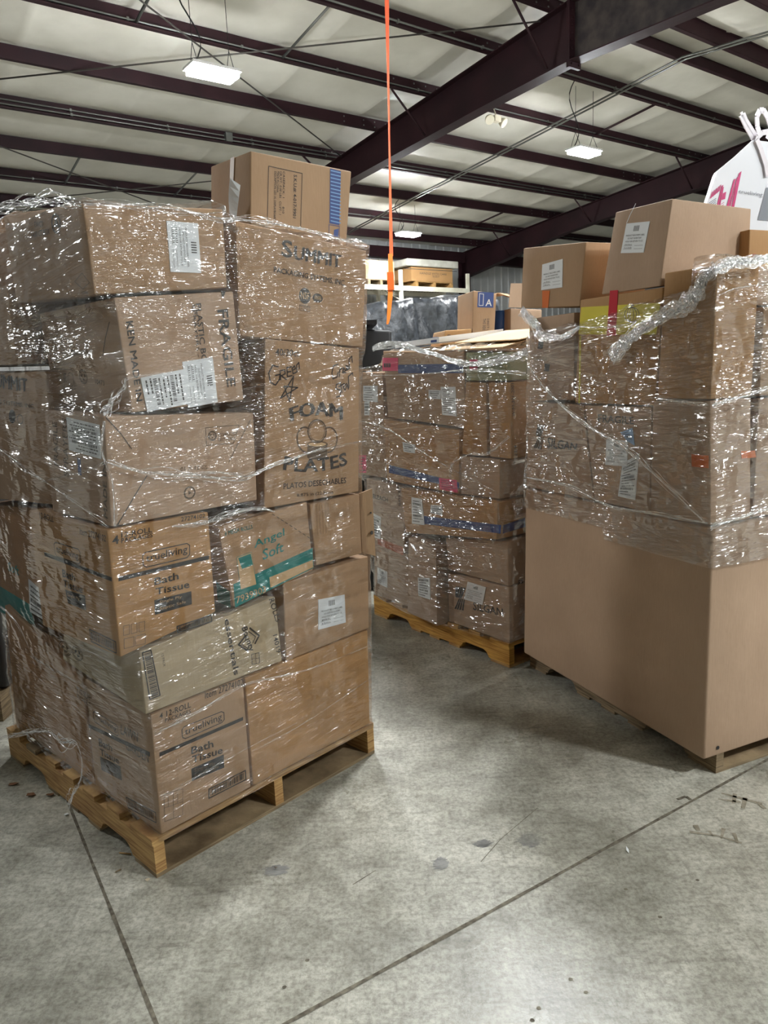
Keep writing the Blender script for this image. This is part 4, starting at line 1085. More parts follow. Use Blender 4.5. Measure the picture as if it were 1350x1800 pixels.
c = Carton(SG, 'L', [(.772, 1.405), (.293, 1.402), (.270, 1.835), (.738, 1.838)], A0, .4, 'carton with a broad yellow band, red tape and pumpkin drawing, right stack', KRAFT_Y)
p, L = c.p, c.L
p.poly(L, [(1017, 588), (1154, 588), (1161, 532), (1022, 540)], YELLOW)
p.poly(L, [(1017, 712 - 3), (1020, 712 - 3), (1022, 590), (1019, 590)], YELLOW)
for k in (1, .62, .25): p.ell(L, (1111, 553), (13 * k, 0), (0, 13), INKC, .0025)
p.line(L, [(1111, 541), (1111, 537), (1115, 537)], INKC, .005)
c.tape(L, [(1067, 590), (1083, 590), (1087, 510), (1073, 511)], RED, label='glossy red tape'); c.done()
c = Carton(SG, 'L', [(.283, 1.432), (.032, 1.430), (.026, 1.879), (.262, 1.884)], A0, .13, 'plain carton at the near corner of the right stack, top row under crumpled film', KRAFT_Y); c.done()
Carton(SG, 'R', [(.155, 1.43), (.9, 1.43), (.9, 1.74), (.155, 1.74)], .02, .25, 'plain carton at the right photo edge, upper row of the right stack', KRAFT).done()
c = Carton(SG, 'L', [(1.179, 1.845), (.742, 1.812), (.704, 2.067), (1.152, 2.115)], A0, .28, 'loose kraft carton with white sticker and orange tape, top left of the right stack', KRAFT, reg=False)
c.lab(c.L, [(952, 510), (989, 505), (990, 455), (954, 465)], label='white return sticker'); c.tape(c.L, [(954, 541), (964, 541), (967, 511), (954, 511)], ORANGE, label='orange tape'); c.done()
c = Carton(SG, 'L', [(.605, 1.845), (.284, 1.84), (.235, 2.135), (.528, 2.148)], A0, .40, 'big loose kraft carton with a white sticker, leaning on top of the right stack', KRAFT_R, reg=False,
           back=[(.605, 1.90), (.30, 1.88), (.30, 2.135), (.56, 2.15)])
c.lab(c.L, [(1092, 445), (1132, 444), (1143, 389), (1102, 393)], label='white return sticker'); c.p.line(c.L, [(1118, 358), (1108, 378), (1102, 392)], PAPER, .003); c.done()
q = [SG.az(x, y, .25) for x, y in ((1316, 462), (1380, 460), (1380, 398), (1318, 403))]
q[0] = (q[0][0], 1.895); q[1] = (q[1][0] + .2, 1.895); q[2] = (q[2][0] + .2, q[3][1])
c = Carton(SG, 'R', q, .25, .5, 'small golden carton with red lettering at the right photo edge, top of right stack', KRAFT_Y, reg=False)
c.p.text(c.R, 'F', [(1322, 455), (1328, 455), (1328, 446), (1322, 447)], RED, .03); c.done()
Carton(SG, 'R', [(.155, 1.75), (.85, 1.75), (.85, 1.885), (.155, 1.885)], .06, .45, 'flat plain carton under the small golden carton, right stack', KRAFT_R).done()
Carton(SG, 'R', [(.42, .985), (.9, .985), (.9, 1.88), (.42, 1.88)], .52, 1.1, 'tall plain carton in the hidden rear of the right stack', KRAFT_D).done()

# white multipack bag with carry handle
BAGM = base_mat('white_plastic_bag', (224, 226, 232), .28)
GREYP = base_mat('grey_print', (120, 124, 132), .4)
MAG = base_mat('magenta_print', (190, 30, 105), .35)
def az_(x, y, b=.55): a, z = SG.az(x, y, b); return a, z
pb = [az_(1240, 366), az_(1262, 300), az_(1296, 272), az_(1324, 246), az_(1350, 248)]
a_r = 1.12
front = [(pb[0][0], 1.885), (pb[0][0] + .0, pb[0][1]), pb[1], pb[2], pb[3], (pb[4][0] + .06, pb[3][1]), (a_r, pb[1][1] + .02), (a_r + .03, 1.885)]
bm = bmesh.new(); rows = []
for t, off in ((0, 0), (.12, -.035), (.4, -.06), (.7, -.06), (.92, -.02), (1.0, .01)):
    b_ = .55 + t * .12; row = []
    cx = sum(a for a, z in front) / len(front); cz = sum(z for a, z in front) / len(front)
    for a, z in front:
        k = 1 + (-.0 if t in (0,) else .04 * sin(pi * t))
        zz = z if z < 1.9 else cz + (z - cz) * (k if t < .9 else .9)
        row.append(bm.verts.new(SG.P(cx + (a - cx) * k + t * .10, b_, zz)))
    rows.append(row)
for r0, r1 in zip(rows, rows[1:]):
    for i in range(len(front)): bm.faces.new((r0[i], r0[(i + 1) % len(front)], r1[(i + 1) % len(front)], r1[i]))
bm.faces.new(rows[0][::-1]); bm.faces.new(rows[-1])
bmesh.ops.recalc_face_normals(bm, faces=bm.faces)
F = Face(SG.P(0, .55, 0), SG.P(1, .55, 0), SG.P(0, .55, 1), -SG.e2)
mats = [BAGM]; pr = Pr(bm, mats)
for q in ([(1274, 372), (1278, 373), (1293, 314), (1289, 316)], [(1279, 373), (1281, 373), (1297, 311), (1295, 312)], [(1283, 374), (1288, 374), (1303, 301), (1298, 305)],
          [(1258, 367), (1261, 368), (1271, 325), (1268, 327)], [(1262, 369), (1264, 369), (1272, 328), (1270, 330)],
          [(1267, 352), (1274, 350), (1276, 337), (1270, 340)]):
    pr.poly(F, q, MAG, .002)
for i in range(5): pr.poly(F, [(1247 + i * 3.6, 350 - i * 3), (1250 + i * 3.6, 348 - i * 3), (1253 + i * 3.6, 336 - i * 3), (1251 + i * 3.6, 338 - i * 3)], MAG, .002)
for i in range(4): pr.line(F, [(1246, 357 - i * 0 + i * 3), (1258, 349 + i * 3)], GREYP, .003, off=.002); pr.line(F, [(1265, 360 + i * 3.5), (1272, 356 + i * 3.5)], MAG, .002, off=.002)
pr.text(F, 'trueliving', [(1298, 342), (1339, 348), (1340, 339), (1298, 333)], GREYP, .0, off=.003)
pr.poly(F, [(1331, 387), (1375, 390), (1375, 330), (1346, 330)], GREYP, .002)
e = empty('toilet_tissue_bag', SG.P(.8, .72, 1.885), 'white plastic tissue multipack with magenta stripes at the right photo edge', 'plastic bag')
o = part('pack_body', bm, mats, e)
bm = bmesh.new()
def strap_ribbon(bm, px, wd, b, th=.004):
    P_ = [hit(x, y, SG.P(0, b, 0), SG.e2) for x, y in px]
    for i, (a, d_) in enumerate(zip(P_, P_[1:])):
        dd = (d_ - a).normalized(); t = SG.e2.cross(dd).normalized() * wd / 2; n_ = SG.e2 * th
        hexa(bm, [[[a - t, a + t], [a - t + n_, a + t + n_]], [[d_ - t, d_ + t], [d_ - t + n_, d_ + t + n_]]])
strap_ribbon(bm, [(1333, 246), (1322, 228), (1312, 212), (1307, 200), (1303, 203), (1312, 222), (1325, 244), (1332, 252)], .022, .56)
strap_ribbon(bm, [(1337, 240), (1332, 222), (1331, 205), (1336, 194), (1343, 194), (1350, 206), (1356, 226), (1350, 244)], .024, .57)
part('carry_handle', bm, [base_mat('white_handle_plastic', (220, 214, 220), .35)], e)
bm = bmesh.new()
strap_ribbon(bm, [(1329, 252), (1333, 240), (1341, 233), (1352, 231), (1362, 236)], .022, .545); strap_ribbon(bm, [(1331, 245), (1338, 262), (1347, 290), (1350, 310)], .024, .54)
part('tied_loop', bm, [base_mat('white_handle_plastic', (220, 214, 220), .35)], e)

# ================================================================== BEHIND THE STACKS
# carton with blue printed mark and open flaps, blue drum, on a load behind the middle stack
SB = Stack(.62, 5.35, radians(12))
def pb_(x, y, b=0.0): return SB.az(x, y, b)
for z0_, z1_, nm in ((.14, .95, 'lower'), (.96, 1.74, 'upper')):
    Carton(SB, 'R', [(-.25, z0_), (.95, z0_), (.95, z1_), (-.25, z1_)], 0.02, .95, nm + ' brown carton of the load behind the middle stack', KRAFT_D).done()
pallet(Stack(*(SB.P(-.25, 0, 0).xy), radians(12)), 'wooden pallet hidden behind the middle stack', (WOODY, WOODY, WOODX))
q = [pb_(830, 592), pb_(868, 594), pb_(873, 516), pb_(832, 511)]
q[0] = (q[0][0], 1.75); q[1] = (q[1][0], 1.75)
c = Carton(SB, 'R', q, .0, .35, 'open kraft carton with a dark blue printed mark behind the middle stack', KRAFT, reg=False)
c.p.poly(c.R, [(839, 540), (867, 541), (868, 514), (840, 513)], BLUE); c.p.frame(c.R, [(842, 537), (849, 537), (850, 517), (843, 516)], WHITE, .004); c.p.text(c.R, 'A', [(853, 538), (864, 538), (865, 526), (854, 526)], WHITE, .02, off=.002)
c.p.text(c.R, 'THIS SIDE UP', [(849, 560), (848, 588), (853, 588), (854, 560)], INKC); c.p.text(c.R, 'DIRECT LIFT', [(856, 560), (855, 588), (859, 588), (860, 560)], INKC)
bm = bmesh.new()
hexa(bm, [[[SB.P(q[2][0], .0, q[2][1]), SB.P(q[2][0] + .01, .0, q[2][1] + .005)], [SB.P(q[2][0], .34, q[2][1]), SB.P(q[2][0] + .01, .34, q[2][1] + .005)]],
          [[SB.P(q[2][0] + .22, .05, q[2][1] - .06), SB.P(q[2][0] + .22, .05, q[2][1] - .05)], [SB.P(q[2][0] + .22, .34, q[2][1] + .02), SB.P(q[2][0] + .22, .34, q[2][1] + .03)]]])
c.parts.append(('top_flap', bm, [KRAFT_D], None)); c.done()
bm = bmesh.new(); x0, z0_ = pb_(869, 594, .12); x1, z1_ = pb_(897, 545, .12); x1 -= .005
cx = (x0 + x1) / 2 + .012; r_ = (x1 - x0) / 2 - .01
tube(bm, [SB.P(cx, .12 + r_, 1.745), SB.P(cx, .12 + r_, z1_ - .01), SB.P(cx, .12 + r_, z1_)], [r_, r_, r_ * .93], 28)
tag(mesh_obj('blue_bucket', bm, [base_mat('blue_plastic', (40, 84, 150), .35)]), 'blue plastic bucket between the open cartons behind the middle stack', 'bucket')
q = [pb_(897, 604), pb_(925, 606), pb_(925, 545), pb_(898, 542)]; q[0] = (q[0][0], 1.75); q[1] = (q[1][0] + .12, 1.75); q[2] = (q[2][0] + .12, q[2][1])
c = Carton(SB, 'R', q, .0, .4, 'plain open carton at right of the blue bucket', KRAFT_R, reg=False)
bm = bmesh.new(); a, z = q[3]
hexa(bm, [[[SB.P(a - .03, -.03, z + .005), SB.P(a - .005, -.02, z + .17)], [SB.P(a - .03, -.025, z + .005), SB.P(a - .005, -.015, z + .17)]], [[SB.P(a + .12, .0, z), SB.P(a + .10, .0, z + .17)], [SB.P(a + .12, .006, z), SB.P(a + .10, .006, z + .17)]]])
c.parts.append(('top_flap', bm, [KRAFT_R], None)); c.done()
q = [pb_(777, 598), pb_(829, 598), pb_(829, 578), pb_(783, 581)]; q[0] = (q[0][0], 1.745); q[1] = (q[1][0], 1.745)
c = Carton(SB, 'R', q, .0, .3, 'low kraft carton with a tiny square mark behind the middle stack', KRAFT_Y, reg=False); c.p.frame(c.R, [(787, 595), (791, 595), (791, 589), (787, 589)], INK, .004); c.done()

# black lidded tote left of the middle stack
SK = Stack(-.13, 5.2, radians(4))
q = [SK.az(x, y) for x, y in ((622, 655), (691, 655), (692, 580), (618, 572))]
q[0] = (q[0][0], .0); q[1] = (q[1][0], .0)
bm = bmesh.new(); rounded_hex(bm, [[[SK.P(q[0][0] - .3, b_, 0), SK.P(q[0][0] - .3, b_, q[3][1])] for b_ in (0, .7)], [[SK.P(q[1][0], b_, 0), SK.P(q[1][0], b_, q[2][1] - .0)] for b_ in (0, .7)]], .02, 4, .004)
e = empty('black_cabinet', SK.P(q[0][0], .35, 0), 'tall black plastic cabinet behind the left end of the middle stack', 'cabinet'); part('cabinet_body', bm, [BLACKP], e)
bm = bmesh.new(); obox(bm, SK.P(q[0][0] - .32, -.03, q[3][1]), SK.e1 * (q[1][0] - q[0][0] + .22), SK.e2 * .76, Vector((0, 0, .03))); part('cabinet_top', bm, [BLACKP], e)

# black tarpaulin thrown over a load
TARP = noisy('black_tarpaulin', (48, 50, 54), (80, 84, 90), 14, (1, 1, 1), .3, .9, 26, spec=.6)
VT = 9.0
prof = [(5.6, 2.30), (6.15, 2.44), (6.5, 2.50), (6.75, 2.60), (7.1, 2.62), (7.45, 2.72), (7.7, 2.66), (8.0, 2.72), (8.35, 2.76), (8.75, 2.74), (9.2, 2.70)]
bm = bmesh.new(); rows = []
nu = 90
for j in range(40):
    t = j / 39; row = []
    for i in range(nu):
        u = 5.6 + 3.6 * i / (nu - 1)
        for (ua, za), (ub, zb_) in zip(prof, prof[1:]):
            if ua <= u <= ub: zt = za + (zb_ - za) * (u - ua) / (ub - ua); break
        if t < .35:
            k = t / .35; v = VT + 1.5 * (1 - k); z = zt + .02 * sin(k * 3) * noise.noise(Vector((u * 3, v * 3, 0)))
        else:
            k = (t - .35) / .65; v = VT - .05 * k; z = zt * (1 - k) + .25 * k
        nrm = Vector((u * 2.6 + z * .8, z * 1.6, v * 1.5))
        f = .09 * noise.noise(nrm) + .05 * noise.noise(nrm * 2.3) + .03 * noise.noise(nrm * 6)
        row.append(bm.verts.new(B(u, v - f * (1.2 if t > .3 else .2), z + (f * .5 if t < .35 else 0))))
    rows.append(row)
for r0, r1 in zip(rows, rows[1:]):
    for i in range(nu - 1): bm.faces.new((r0[i], r0[i + 1], r1[i + 1], r1[i])).smooth = True
tag(mesh_obj('black_tarpaulin', bm, [TARP]), 'crumpled black tarpaulin draped over a load in front of the rack', 'tarpaulin')
bm = bmesh.new(); bbox_uv(bm, 5.7, 9.1, VT + .25, VT + 1.4, .0, 2.2); tag(mesh_obj('covered_load', bm, [KRAFT_D]), 'bulky load hidden under the black tarpaulin', 'load')

# pallet rack at the back
VR = 15.5
e = empty('pallet_rack', B(12.3, VR + .5, 0), 'cream steel pallet rack along the back wall', 'rack')
for u in (9.9, 12.27, 14.63):
    for v in (VR, VR + 1.0):
        bm = bmesh.new(); bbox_uv(bm, u - .045, u + .045, v, v + .07, 0, 4.16); part('upright', bm, [CREAM], e)
    bm = bmesh.new()
    for k in range(6):
        tube(bm, [B(u, VR + .05, .3 + k * .62), B(u, VR + 1.02, .75 + k * .62)], .015, 4)
    part('upright_brace', bm, [CREAM], e)
for z in (3.64, 2.1):
    for u0, u1 in ((9.95, 12.22), (12.32, 14.58)):
        for v in (VR - .02, VR + 1.0):
            bm = bmesh.new(); bbox_uv(bm, u0, u1, v, v + .05, z, z + .12); part('beam', bm, [CREAM], e)
for z in (3.75, 2.21):
    for u0 in (9.98, 12.35):
        bm = bmesh.new()
        for k in range(22): bbox_uv(bm, u0 + k * .1, u0 + k * .1 + .03, VR, VR + 1.0, z, z + .012)
        part('deck', bm, [WOODG], e)
SR = Stack(*B(12.4, VR + .0, 0).xy, BANG)
def rack_pallet(u0, u1, z, lab, mats, blocks=True):
    e = empty('wooden_pallet', B((u0 + u1) / 2, VR + .5, z), lab, 'pallet')
    for k in range(5):
        v = VR + .02 + k * .23
        bm = bmesh.new(); bbox_uv(bm, u0, u1, v, v + .1, z + .11, z + .13); part('top_board', bm, [mats], e)
    for u in (u0, (u0 + u1) / 2 - .04, u1 - .08):
        bm = bmesh.new(); bbox_uv(bm, u, u + .08, VR, VR + 1.0, z, z + .11); part('stringer', bm, [mats], e)
rack_pallet(11.2, 12.05, 3.765, 'small pallet under the pale carton on the rack', WOODG)
rack_pallet(12.75, 14.05, 3.765, 'pallet under the bulk crate on the rack', WOODX)
bm = bmesh.new(); bbox_uv(bm, 11.18, 12.08, VR + .05, VR + .9, 3.90, 4.36); tag(mesh_obj('cardboard_box', bm, [cardboard('kraft_pale', (206, 178, 140))]), 'pale plain carton on the rack top beside the orange strap', 'cardboard box')
e = empty('bulk_crate', B(13.4, VR + .5, 3.9), 'long crate with black print and a white mattress on top of the rack', 'crate')
bm = bmesh.new(); bbox_uv(bm, 12.62, 14.06, VR + .02, VR + .95, 3.90, 4.25); mats = [KRAFT_Y]; pr = Pr(bm, mats)
Fr = Face(B(12.62, VR + .02, 3.9), B(14, VR + .02, 3.9), B(12.62, VR + .02, 4.2), -VD)
pr.text(Fr, 'HANDLE WITH CARE', [(738, 482), (785, 484), (785, 481), (738, 478)], INKC); pr.text(Fr, 'THIS SIDE UP', [(760, 488), (772, 488), (772, 484), (760, 484)], INKC); pr.line(Fr, [(712, 472), (803, 477)], INKC, .015)
part('crate_body', bm, mats, e)
MAT = noisy('white_mattress_cloth', (212, 210, 200), (186, 184, 172), 5, rough=.7, bump=.2, bscale=12)
bm = bmesh.new(); rounded_hex(bm, [[[B(u, v, z) for z in (4.27, 4.45)] for v in (VR - .05, VR + 1.0)] for u in (12.45, 14.25)], .06, 8, .01)
tag(mesh_obj('mattress', bm, [MAT], smooth=False), 'white mattress lying on the long crate on the rack', 'mattress')
for u0, u1, v0, z1_, lab in ((10.1, 11.1, VR + .1, 2.95, 'dark wrapped load on the lower rack shelf, left'), (11.3, 12.1, VR + .1, 3.1, 'dark wrapped load on the lower rack shelf, middle'), (12.5, 13.9, VR + .1, 3.0, 'dark wrapped load on the lower rack shelf, right')):
    bm = bmesh.new(); rounded_hex(bm, [[[B(u, v, z) for z in (2.225, z1_)] for v in (v0, v0 + .8)] for u in (u0, u1)], .03, 4, .02)
    tag(mesh_obj('wrapped_load', bm, [base_mat('dark_wrapped_goods', (44, 42, 42), .5)]), lab, 'load')

# orange ratchet strap hanging from a purlin
OST = noisy('orange_webbing', (232, 98, 52), (206, 80, 38), 200, rough=.6)
def at_y(x, y, Y):
    d = ray(x, y); return CAM + d * (Y / d.y)
e = empty('hanging_strap', at_y(685, 572, 8.0), 'orange ratchet strap hanging straight down from the roof', 'strap')
top = at_y(680, 0, 8.0); low = at_y(688, 450, 8.0); dirv = (top - low).normalized(); tz = (zroof(6.4) - top.z) / dirv.z
def ribbon(nm, pts, wd, mat, par, th=.003, tw=0.0):
    bm = bmesh.new(); n_ = len(pts)
    prev = None
    for i in range(n_):
        ang = tw * i / (n_ - 1); t = Vector((cos(ang), sin(ang), 0)) * wd[i] / 2; q_ = Vector((-sin(ang), cos(ang), 0)) * th
        r_ = [bm.verts.new(pts[i] + a) for a in (-t, t, t + q_, -t + q_)]
        if prev:
            for k in range(4): bm.faces.new((prev[k], prev[(k + 1) % 4], r_[(k + 1) % 4], r_[k]))
        else: bm.faces.new(r_)
        prev = r_
    bm.faces.new(prev[::-1]); bmesh.ops.recalc_face_normals(bm, faces=bm.faces)
    return part(nm, bm, [mat], par)
a = top + dirv * tz
ribbon('webbing', [a.lerp(low, t / 30) for t in range(31)], [.044 - .026 * sin(pi * min(1, max(0, (t - 8) / 22))) for t in range(31)], OST, e, tw=.5)
ribbon('webbing_tail', [at_y(686, 446, 7.99), at_y(687, 480, 7.98), at_y(686, 520, 7.98), at_y(683, 560, 7.98), at_y(681, 570, 7.98)], [.045, .05, .05, .035, .02], base_mat('orange_webbing_bright', (240, 120, 30), .5), e)
bm = bmesh.new(); q_ = at_y(686.5, 494, 7.97); obox(bm, q_ - Vector((.035, .01, .09)), Vector((.07, 0, 0)), Vector((0, .03, 0)), Vector((0, 0, .18))); part('buckle', bm, [base_mat('orange_buckle', (214, 92, 26), .4)], e)

# neighbouring dark load whose edge shows left of the left stack
bm = bmesh.new(); rounded_hex(bm, [[[Vector((x, y, z)) for z in (.14, 1.45)] for y in (3.35, 4.35)] for x in (-2.9, -1.86)], .03, 5, .01)
tag(mesh_obj('wrapped_load', bm, [base_mat('dark_wrapped_goods', (44, 42, 42), .5)]), 'dark wrapped load peeking out behind the left photo edge of the left stack', 'load')
pallet(Stack(-2.89, 3.3, 0.0), 'grey pallet under the dark load at the left photo edge', (WOODG, WOODG, WOODG))
# small litter on the floor
def scrap(nm, px, w_, h_, mat, lab, cat, n_=5):
    c_ = hit_z(px[0], px[1], .002); bm = bmesh.new(); r = random.Random(int(px[0])); vs = []
    for i in range(n_):
        t = 2 * pi * i / n_; k = r.uniform(.7, 1.2); vs.append(c_ + Vector((cos(t) * w_ * k, sin(t) * h_ * k, r.uniform(0, .006))))
    top_ = [bm.verts.new(v + Vector((0, 0, .0015))) for v in vs]; bot = [bm.verts.new(v) for v in vs]
    bm.faces.new(top_); bm.faces.new(bot[::-1])
    for i in range(n_): bm.faces.new((bot[i], bot[(i + 1) % n_], top_[(i + 1) % n_], top_[i]))
    tag(mesh_obj(nm, bm, [mat]), lab, cat)
LEAF = base_mat('dry_brown_leaf', (120, 82, 50), .8)
scrap('wood_chip', (23, 1379), .02, .012, LEAF, 'brown wood chip on the floor at the far left edge', 'wood chip')
scrap('wood_chip', (54, 1398), .018, .015, LEAF, 'brown wood chip beside the left pallet, nearer of two at left', 'wood chip')
scrap('wood_chip', (89, 1398), .02, .012, LEAF, 'brown wood chip lying close against the left pallet', 'wood chip')
scrap('paper_scrap', (117, 1432), .011, .01, PAPER, 'tiny white paper scrap on the floor left of the left pallet', 'paper scrap', 4)
scrap('paper_scrap', (260, 1548), .01, .008, base_mat('tan_scrap', (190, 176, 150), .7), 'tiny tan scrap in front of the left pallet corner', 'paper scrap', 4)
scrap('paper_scrap', (1103, 1495), .004, .014, PAPER, 'tiny white scrap near the long floor joint', 'paper scrap', 4)
for i, (a_, b__, lab) in enumerate((((210, 1499), (230, 1501), 'thin splinter beside the left pallet foot'), ((203, 1533), (213, 1528), 'thin dark splinter below the left pallet foot'))):
    bm = bmesh.new(); tube(bm, [hit_z(*a_, .003), hit_z(*b__, .004)], .0025, 5); tag(mesh_obj('wood_splinter', bm, [WOODG if i else WOODX]), lab, 'splinter')
scrap('tape_scrap', (485, 1527), .006, .004, INK2, 'tiny dark scrap on the floor between the stacks', 'scrap', 4)

# ================================================================== STRETCH FILM
def hull2(pts):
    pts = sorted(set((round(x, 4), round(y, 4)) for x, y in pts))
    def half(ps):
        h = []
        for p in ps:
            while len(h) >= 2 and (h[-1][0] - h[-2][0]) * (p[1] - h[-2][1]) - (h[-1][1] - h[-2][1]) * (p[0] - h[-2][0]) <= 0: h.pop()
            h.append(p)
        return h
    a = half(pts); b_ = half(pts[::-1]); return a[:-1] + b_[:-1]
def film_wrap(st, center, zb, zt, lab, mat, na=420, dz=.0125, off=.009, seed=0, rim=.10):
    """film skin around the outline the cartons have at every height, pulled straight across recesses"""
    o = st.o; e1, e2 = st.e1, st.e2
    zlo, zhi = min(zb(a / 40 * 2 * pi) for a in range(40)), max(zt(a / 40 * 2 * pi) for a in range(40))
    nz_ = int((zhi - zlo) / dz) + 1
    R_ = []
    # angle samples denser at faces: uniform in perimeter of a reference rectangle
    angs = []
    hx, hy = .52, .61
    for i in range(na):
        s_ = i / na * 4; k = int(s_); f = s_ - k
        x, y = [(-hx + 2 * hx * f, -hy), (hx, -hy + 2 * hy * f), (hx - 2 * hx * f, hy), (-hx, hy - 2 * hy * f)][k]
        angs.append(math.atan2(y, x))
    for j in range(nz_ + 1):
        z = zlo + j * dz; pts = []
        for lo, hi in st.c:
            if lo.z - .03 <= z <= hi.z + .03:
                t = (z - lo.z) / max(.01, hi.z - lo.z); t = min(1, max(0, t)); q_ = lo.lerp(hi, t) - o
                pts.append((q_.dot(e1), q_.dot(e2)))
        if len(pts) < 3: R_.append(list(R_[-1]) if R_ else [.5] * na); continue
        H_ = hull2(pts); row = []
        for th in angs:
            dx, dy = cos(th), sin(th); best = 0
            for (x0, y0), (x1, y1) in zip(H_, H_[1:] + H_[:1]):
                x0 -= center[0]; x1 -= center[0]; y0 -= center[1]; y1 -= center[1]
                ex, ey = x1 - x0, y1 - y0; den = dx * ey - dy * ex
                if abs(den) < 1e-9: continue
                r_ = (x0 * ey - y0 * ex) / den; s2 = (x0 * dy - y0 * dx) / den
                if r_ > 0 and -1e-6 <= s2 <= 1 + 1e-6: best = max(best, r_)
            row.append(best)
        R_.append(row)
    # corner keep: widen by neighbours, bridge recesses vertically
    R_ = [[max(r[i - 1], r[i], r[(i + 1) % na]) for i in range(na)] for r in R_]
    for i in range(na):
        col = [r[i] for r in R_]; w_ = 14
        new = list(col)
        for j in range(len(col)):
            for d in range(1, w_):
                if j - d >= 0 and j + d < len(col): new[j] = max(new[j], (col[j - d] + col[j + d]) / 2)
        for j in range(len(col)): R_[j][i] = new[j]
    bm = bmesh.new(); uvl = bm.loops.layers.uv.new('UVMap')
    per = [0]; ref = [(center[0] + .6 * cos(a), center[1] + .6 * sin(a)) for a in angs]
    rows = []; nr = int((zhi - zlo) / .0125) + 1
    per = [i / na * 4.5 for i in range(na + 1)]
    capz = [(.35, .5), (.72, .62), (1.0, .35)]
    for j in range(nr + 1 + len(capz)):
        row = []
        for i in range(na):
            th = angs[i]; b0, t0 = zb(th), zt(th)
            jj = min(j, nr); z = b0 + (t0 - b0) * jj / nr
            k = min(len(R_) - 1, max(0, (z - zlo) / dz)); k0 = int(k); k1 = min(k0 + 1, len(R_) - 1)
            r_ = R_[k0][i] * (1 - k + k0) + R_[k1][i] * (k - k0)
            s_ = per[i]
            nn = noise.noise(Vector((s_ * 2.2 + seed, z * 26 + s_ * 1.5, seed))) * .0035 + noise.noise(Vector((s_ * 5, z * 60 - s_ * 6, seed + 9))) * .0018
            nn += noise.noise(Vector((s_ * 5.5, z * 9 + s_ * 2, seed + 2))) * .0055
            r_ += off + .002 + max(-.005, nn)
            if j > nr:
                q_ = capz[j - nr - 1]; cr = noise.noise(Vector((s_ * 9, j * 1.7, seed))); c2 = noise.noise(Vector((s_ * 21, j * 2.1, seed + 4)))
                r_ -= rim * q_[0] * (1 + .5 * c2); z += .012 + q_[1] * .028 * (1 + cr * 1.2) + .006 * c2
            p_ = st.P(center[0] + cos(th) * r_, center[1] + sin(th) * r_, z)
            row.append((bm.verts.new(p_), s_, z))
        rows.append(row)
    for r0, r1 in zip(rows, rows[1:]):
        for i in range(na):
            i2 = (i + 1) % na
            f = bm.faces.new((r0[i][0], r0[i2][0], r1[i2][0], r1[i][0])); f.smooth = True
            for lp, (vv, s_, z) in zip(f.loops, (r0[i], r0[i2], r1[i2], r1[i])):
                ss = s_ if not (i2 == 0 and s_ == 0) else 4.5
                lp[uvl].uv = (ss, z)
    e = empty('stretch_wrap', st.P(center[0], center[1], zlo), lab, 'plastic film')
    part('film_skin', bm, [mat], e, smooth=False)
    return e
def strand(e, pts, wd, seed=0, lift=.02, plane=None, n_=5, mat=None, name='film_strand', twist=True):
    """bundle of gathered film: several crumpled ribbons following one path (world points)"""
    bm = bmesh.new(); uvl = bm.loops.layers.uv.new('UVMap')
    P_ = []
    K = 14
    pts = [pts[0]] + pts + [pts[-1]]
    for i in range(1, len(pts) - 2):
        for k in range(K):
            t = k / K; a, b_, c_, d_ = pts[i - 1], pts[i], pts[i + 1], pts[i + 2]
            P_.append(.5 * ((2 * b_) + (c_ - a) * t + (2 * a - 5 * b_ + 4 * c_ - d_) * t * t + (-a + 3 * b_ - 3 * c_ + d_) * t ** 3))
    P_.append(pts[-2]); m = len(P_); nw = len(wd) - 1
    view = CAM
    n_ = int(n_ * 2.4)
    for s_ in range(n_):
        prev = None
        for i, p_ in enumerate(P_):
            t = i / (m - 1); d = (P_[min(i + 1, m - 1)] - P_[max(i - 1, 0)]).normalized()
            nrm = plane; side = nrm.cross(d).normalized()
            k = t * nw; k0 = min(int(k), nw - 1); W = (wd[k0] * (1 - k + k0) + wd[k0 + 1] * (k - k0)) * {31: 1.0, 13: 1.5}.get(seed, .7)
            nn = lambda f, o_: noise.noise(Vector((i * f + seed * 7 + s_ * 3.3, o_, seed)))
            c0 = p_ + side * (W * 1.1 * nn(.06, 1)) + nrm * (lift * .7 + W * .12 * nn(.11, 2))
            wide = seed in (31, 33, 35, 24)
            h_ = W * ((.12 + .30 * abs(nn(.09, 5))) if wide else (.03 + .13 * abs(nn(.13, 5))))
            ang = (1.3 if wide else 2.5) * nn(.05, 8)
            a_ = side * cos(ang) + nrm * sin(ang) * .7
            r_ = [(bm.verts.new(c0 + a_ * h_ * q_ + nrm * abs(.3 * h_ * nn(.4, 11 + q_))), q_) for q_ in (-1, -.5, 0, .5, 1)]
            if prev:
                for (v0, q0), (v1, q1), (v2, q2), (v3, q3) in zip(prev, prev[1:], r_[1:], r_):
                    f = bm.faces.new((v0, v1, v2, v3)); f.smooth = True
                    for lp, (uu, vv) in zip(f.loops, ((i - 1, q0), (i - 1, q1), (i, q2), (i, q3))): lp[uvl].uv = (uu * .02 + s_, vv * h_ + s_ * .3)
            prev = r_
    return part(name, bm, [mat or FILMD], e)
def pl(st, kind, px, off=0.0):
    """photo points on a side plane of a stack"""
    if kind == 'R': return [hit(x, y, st.P(0, off, 0), st.e2) for x, y in px]
    return [hit(x, y, st.P(off, 0, 0), st.e1) for x, y in px]

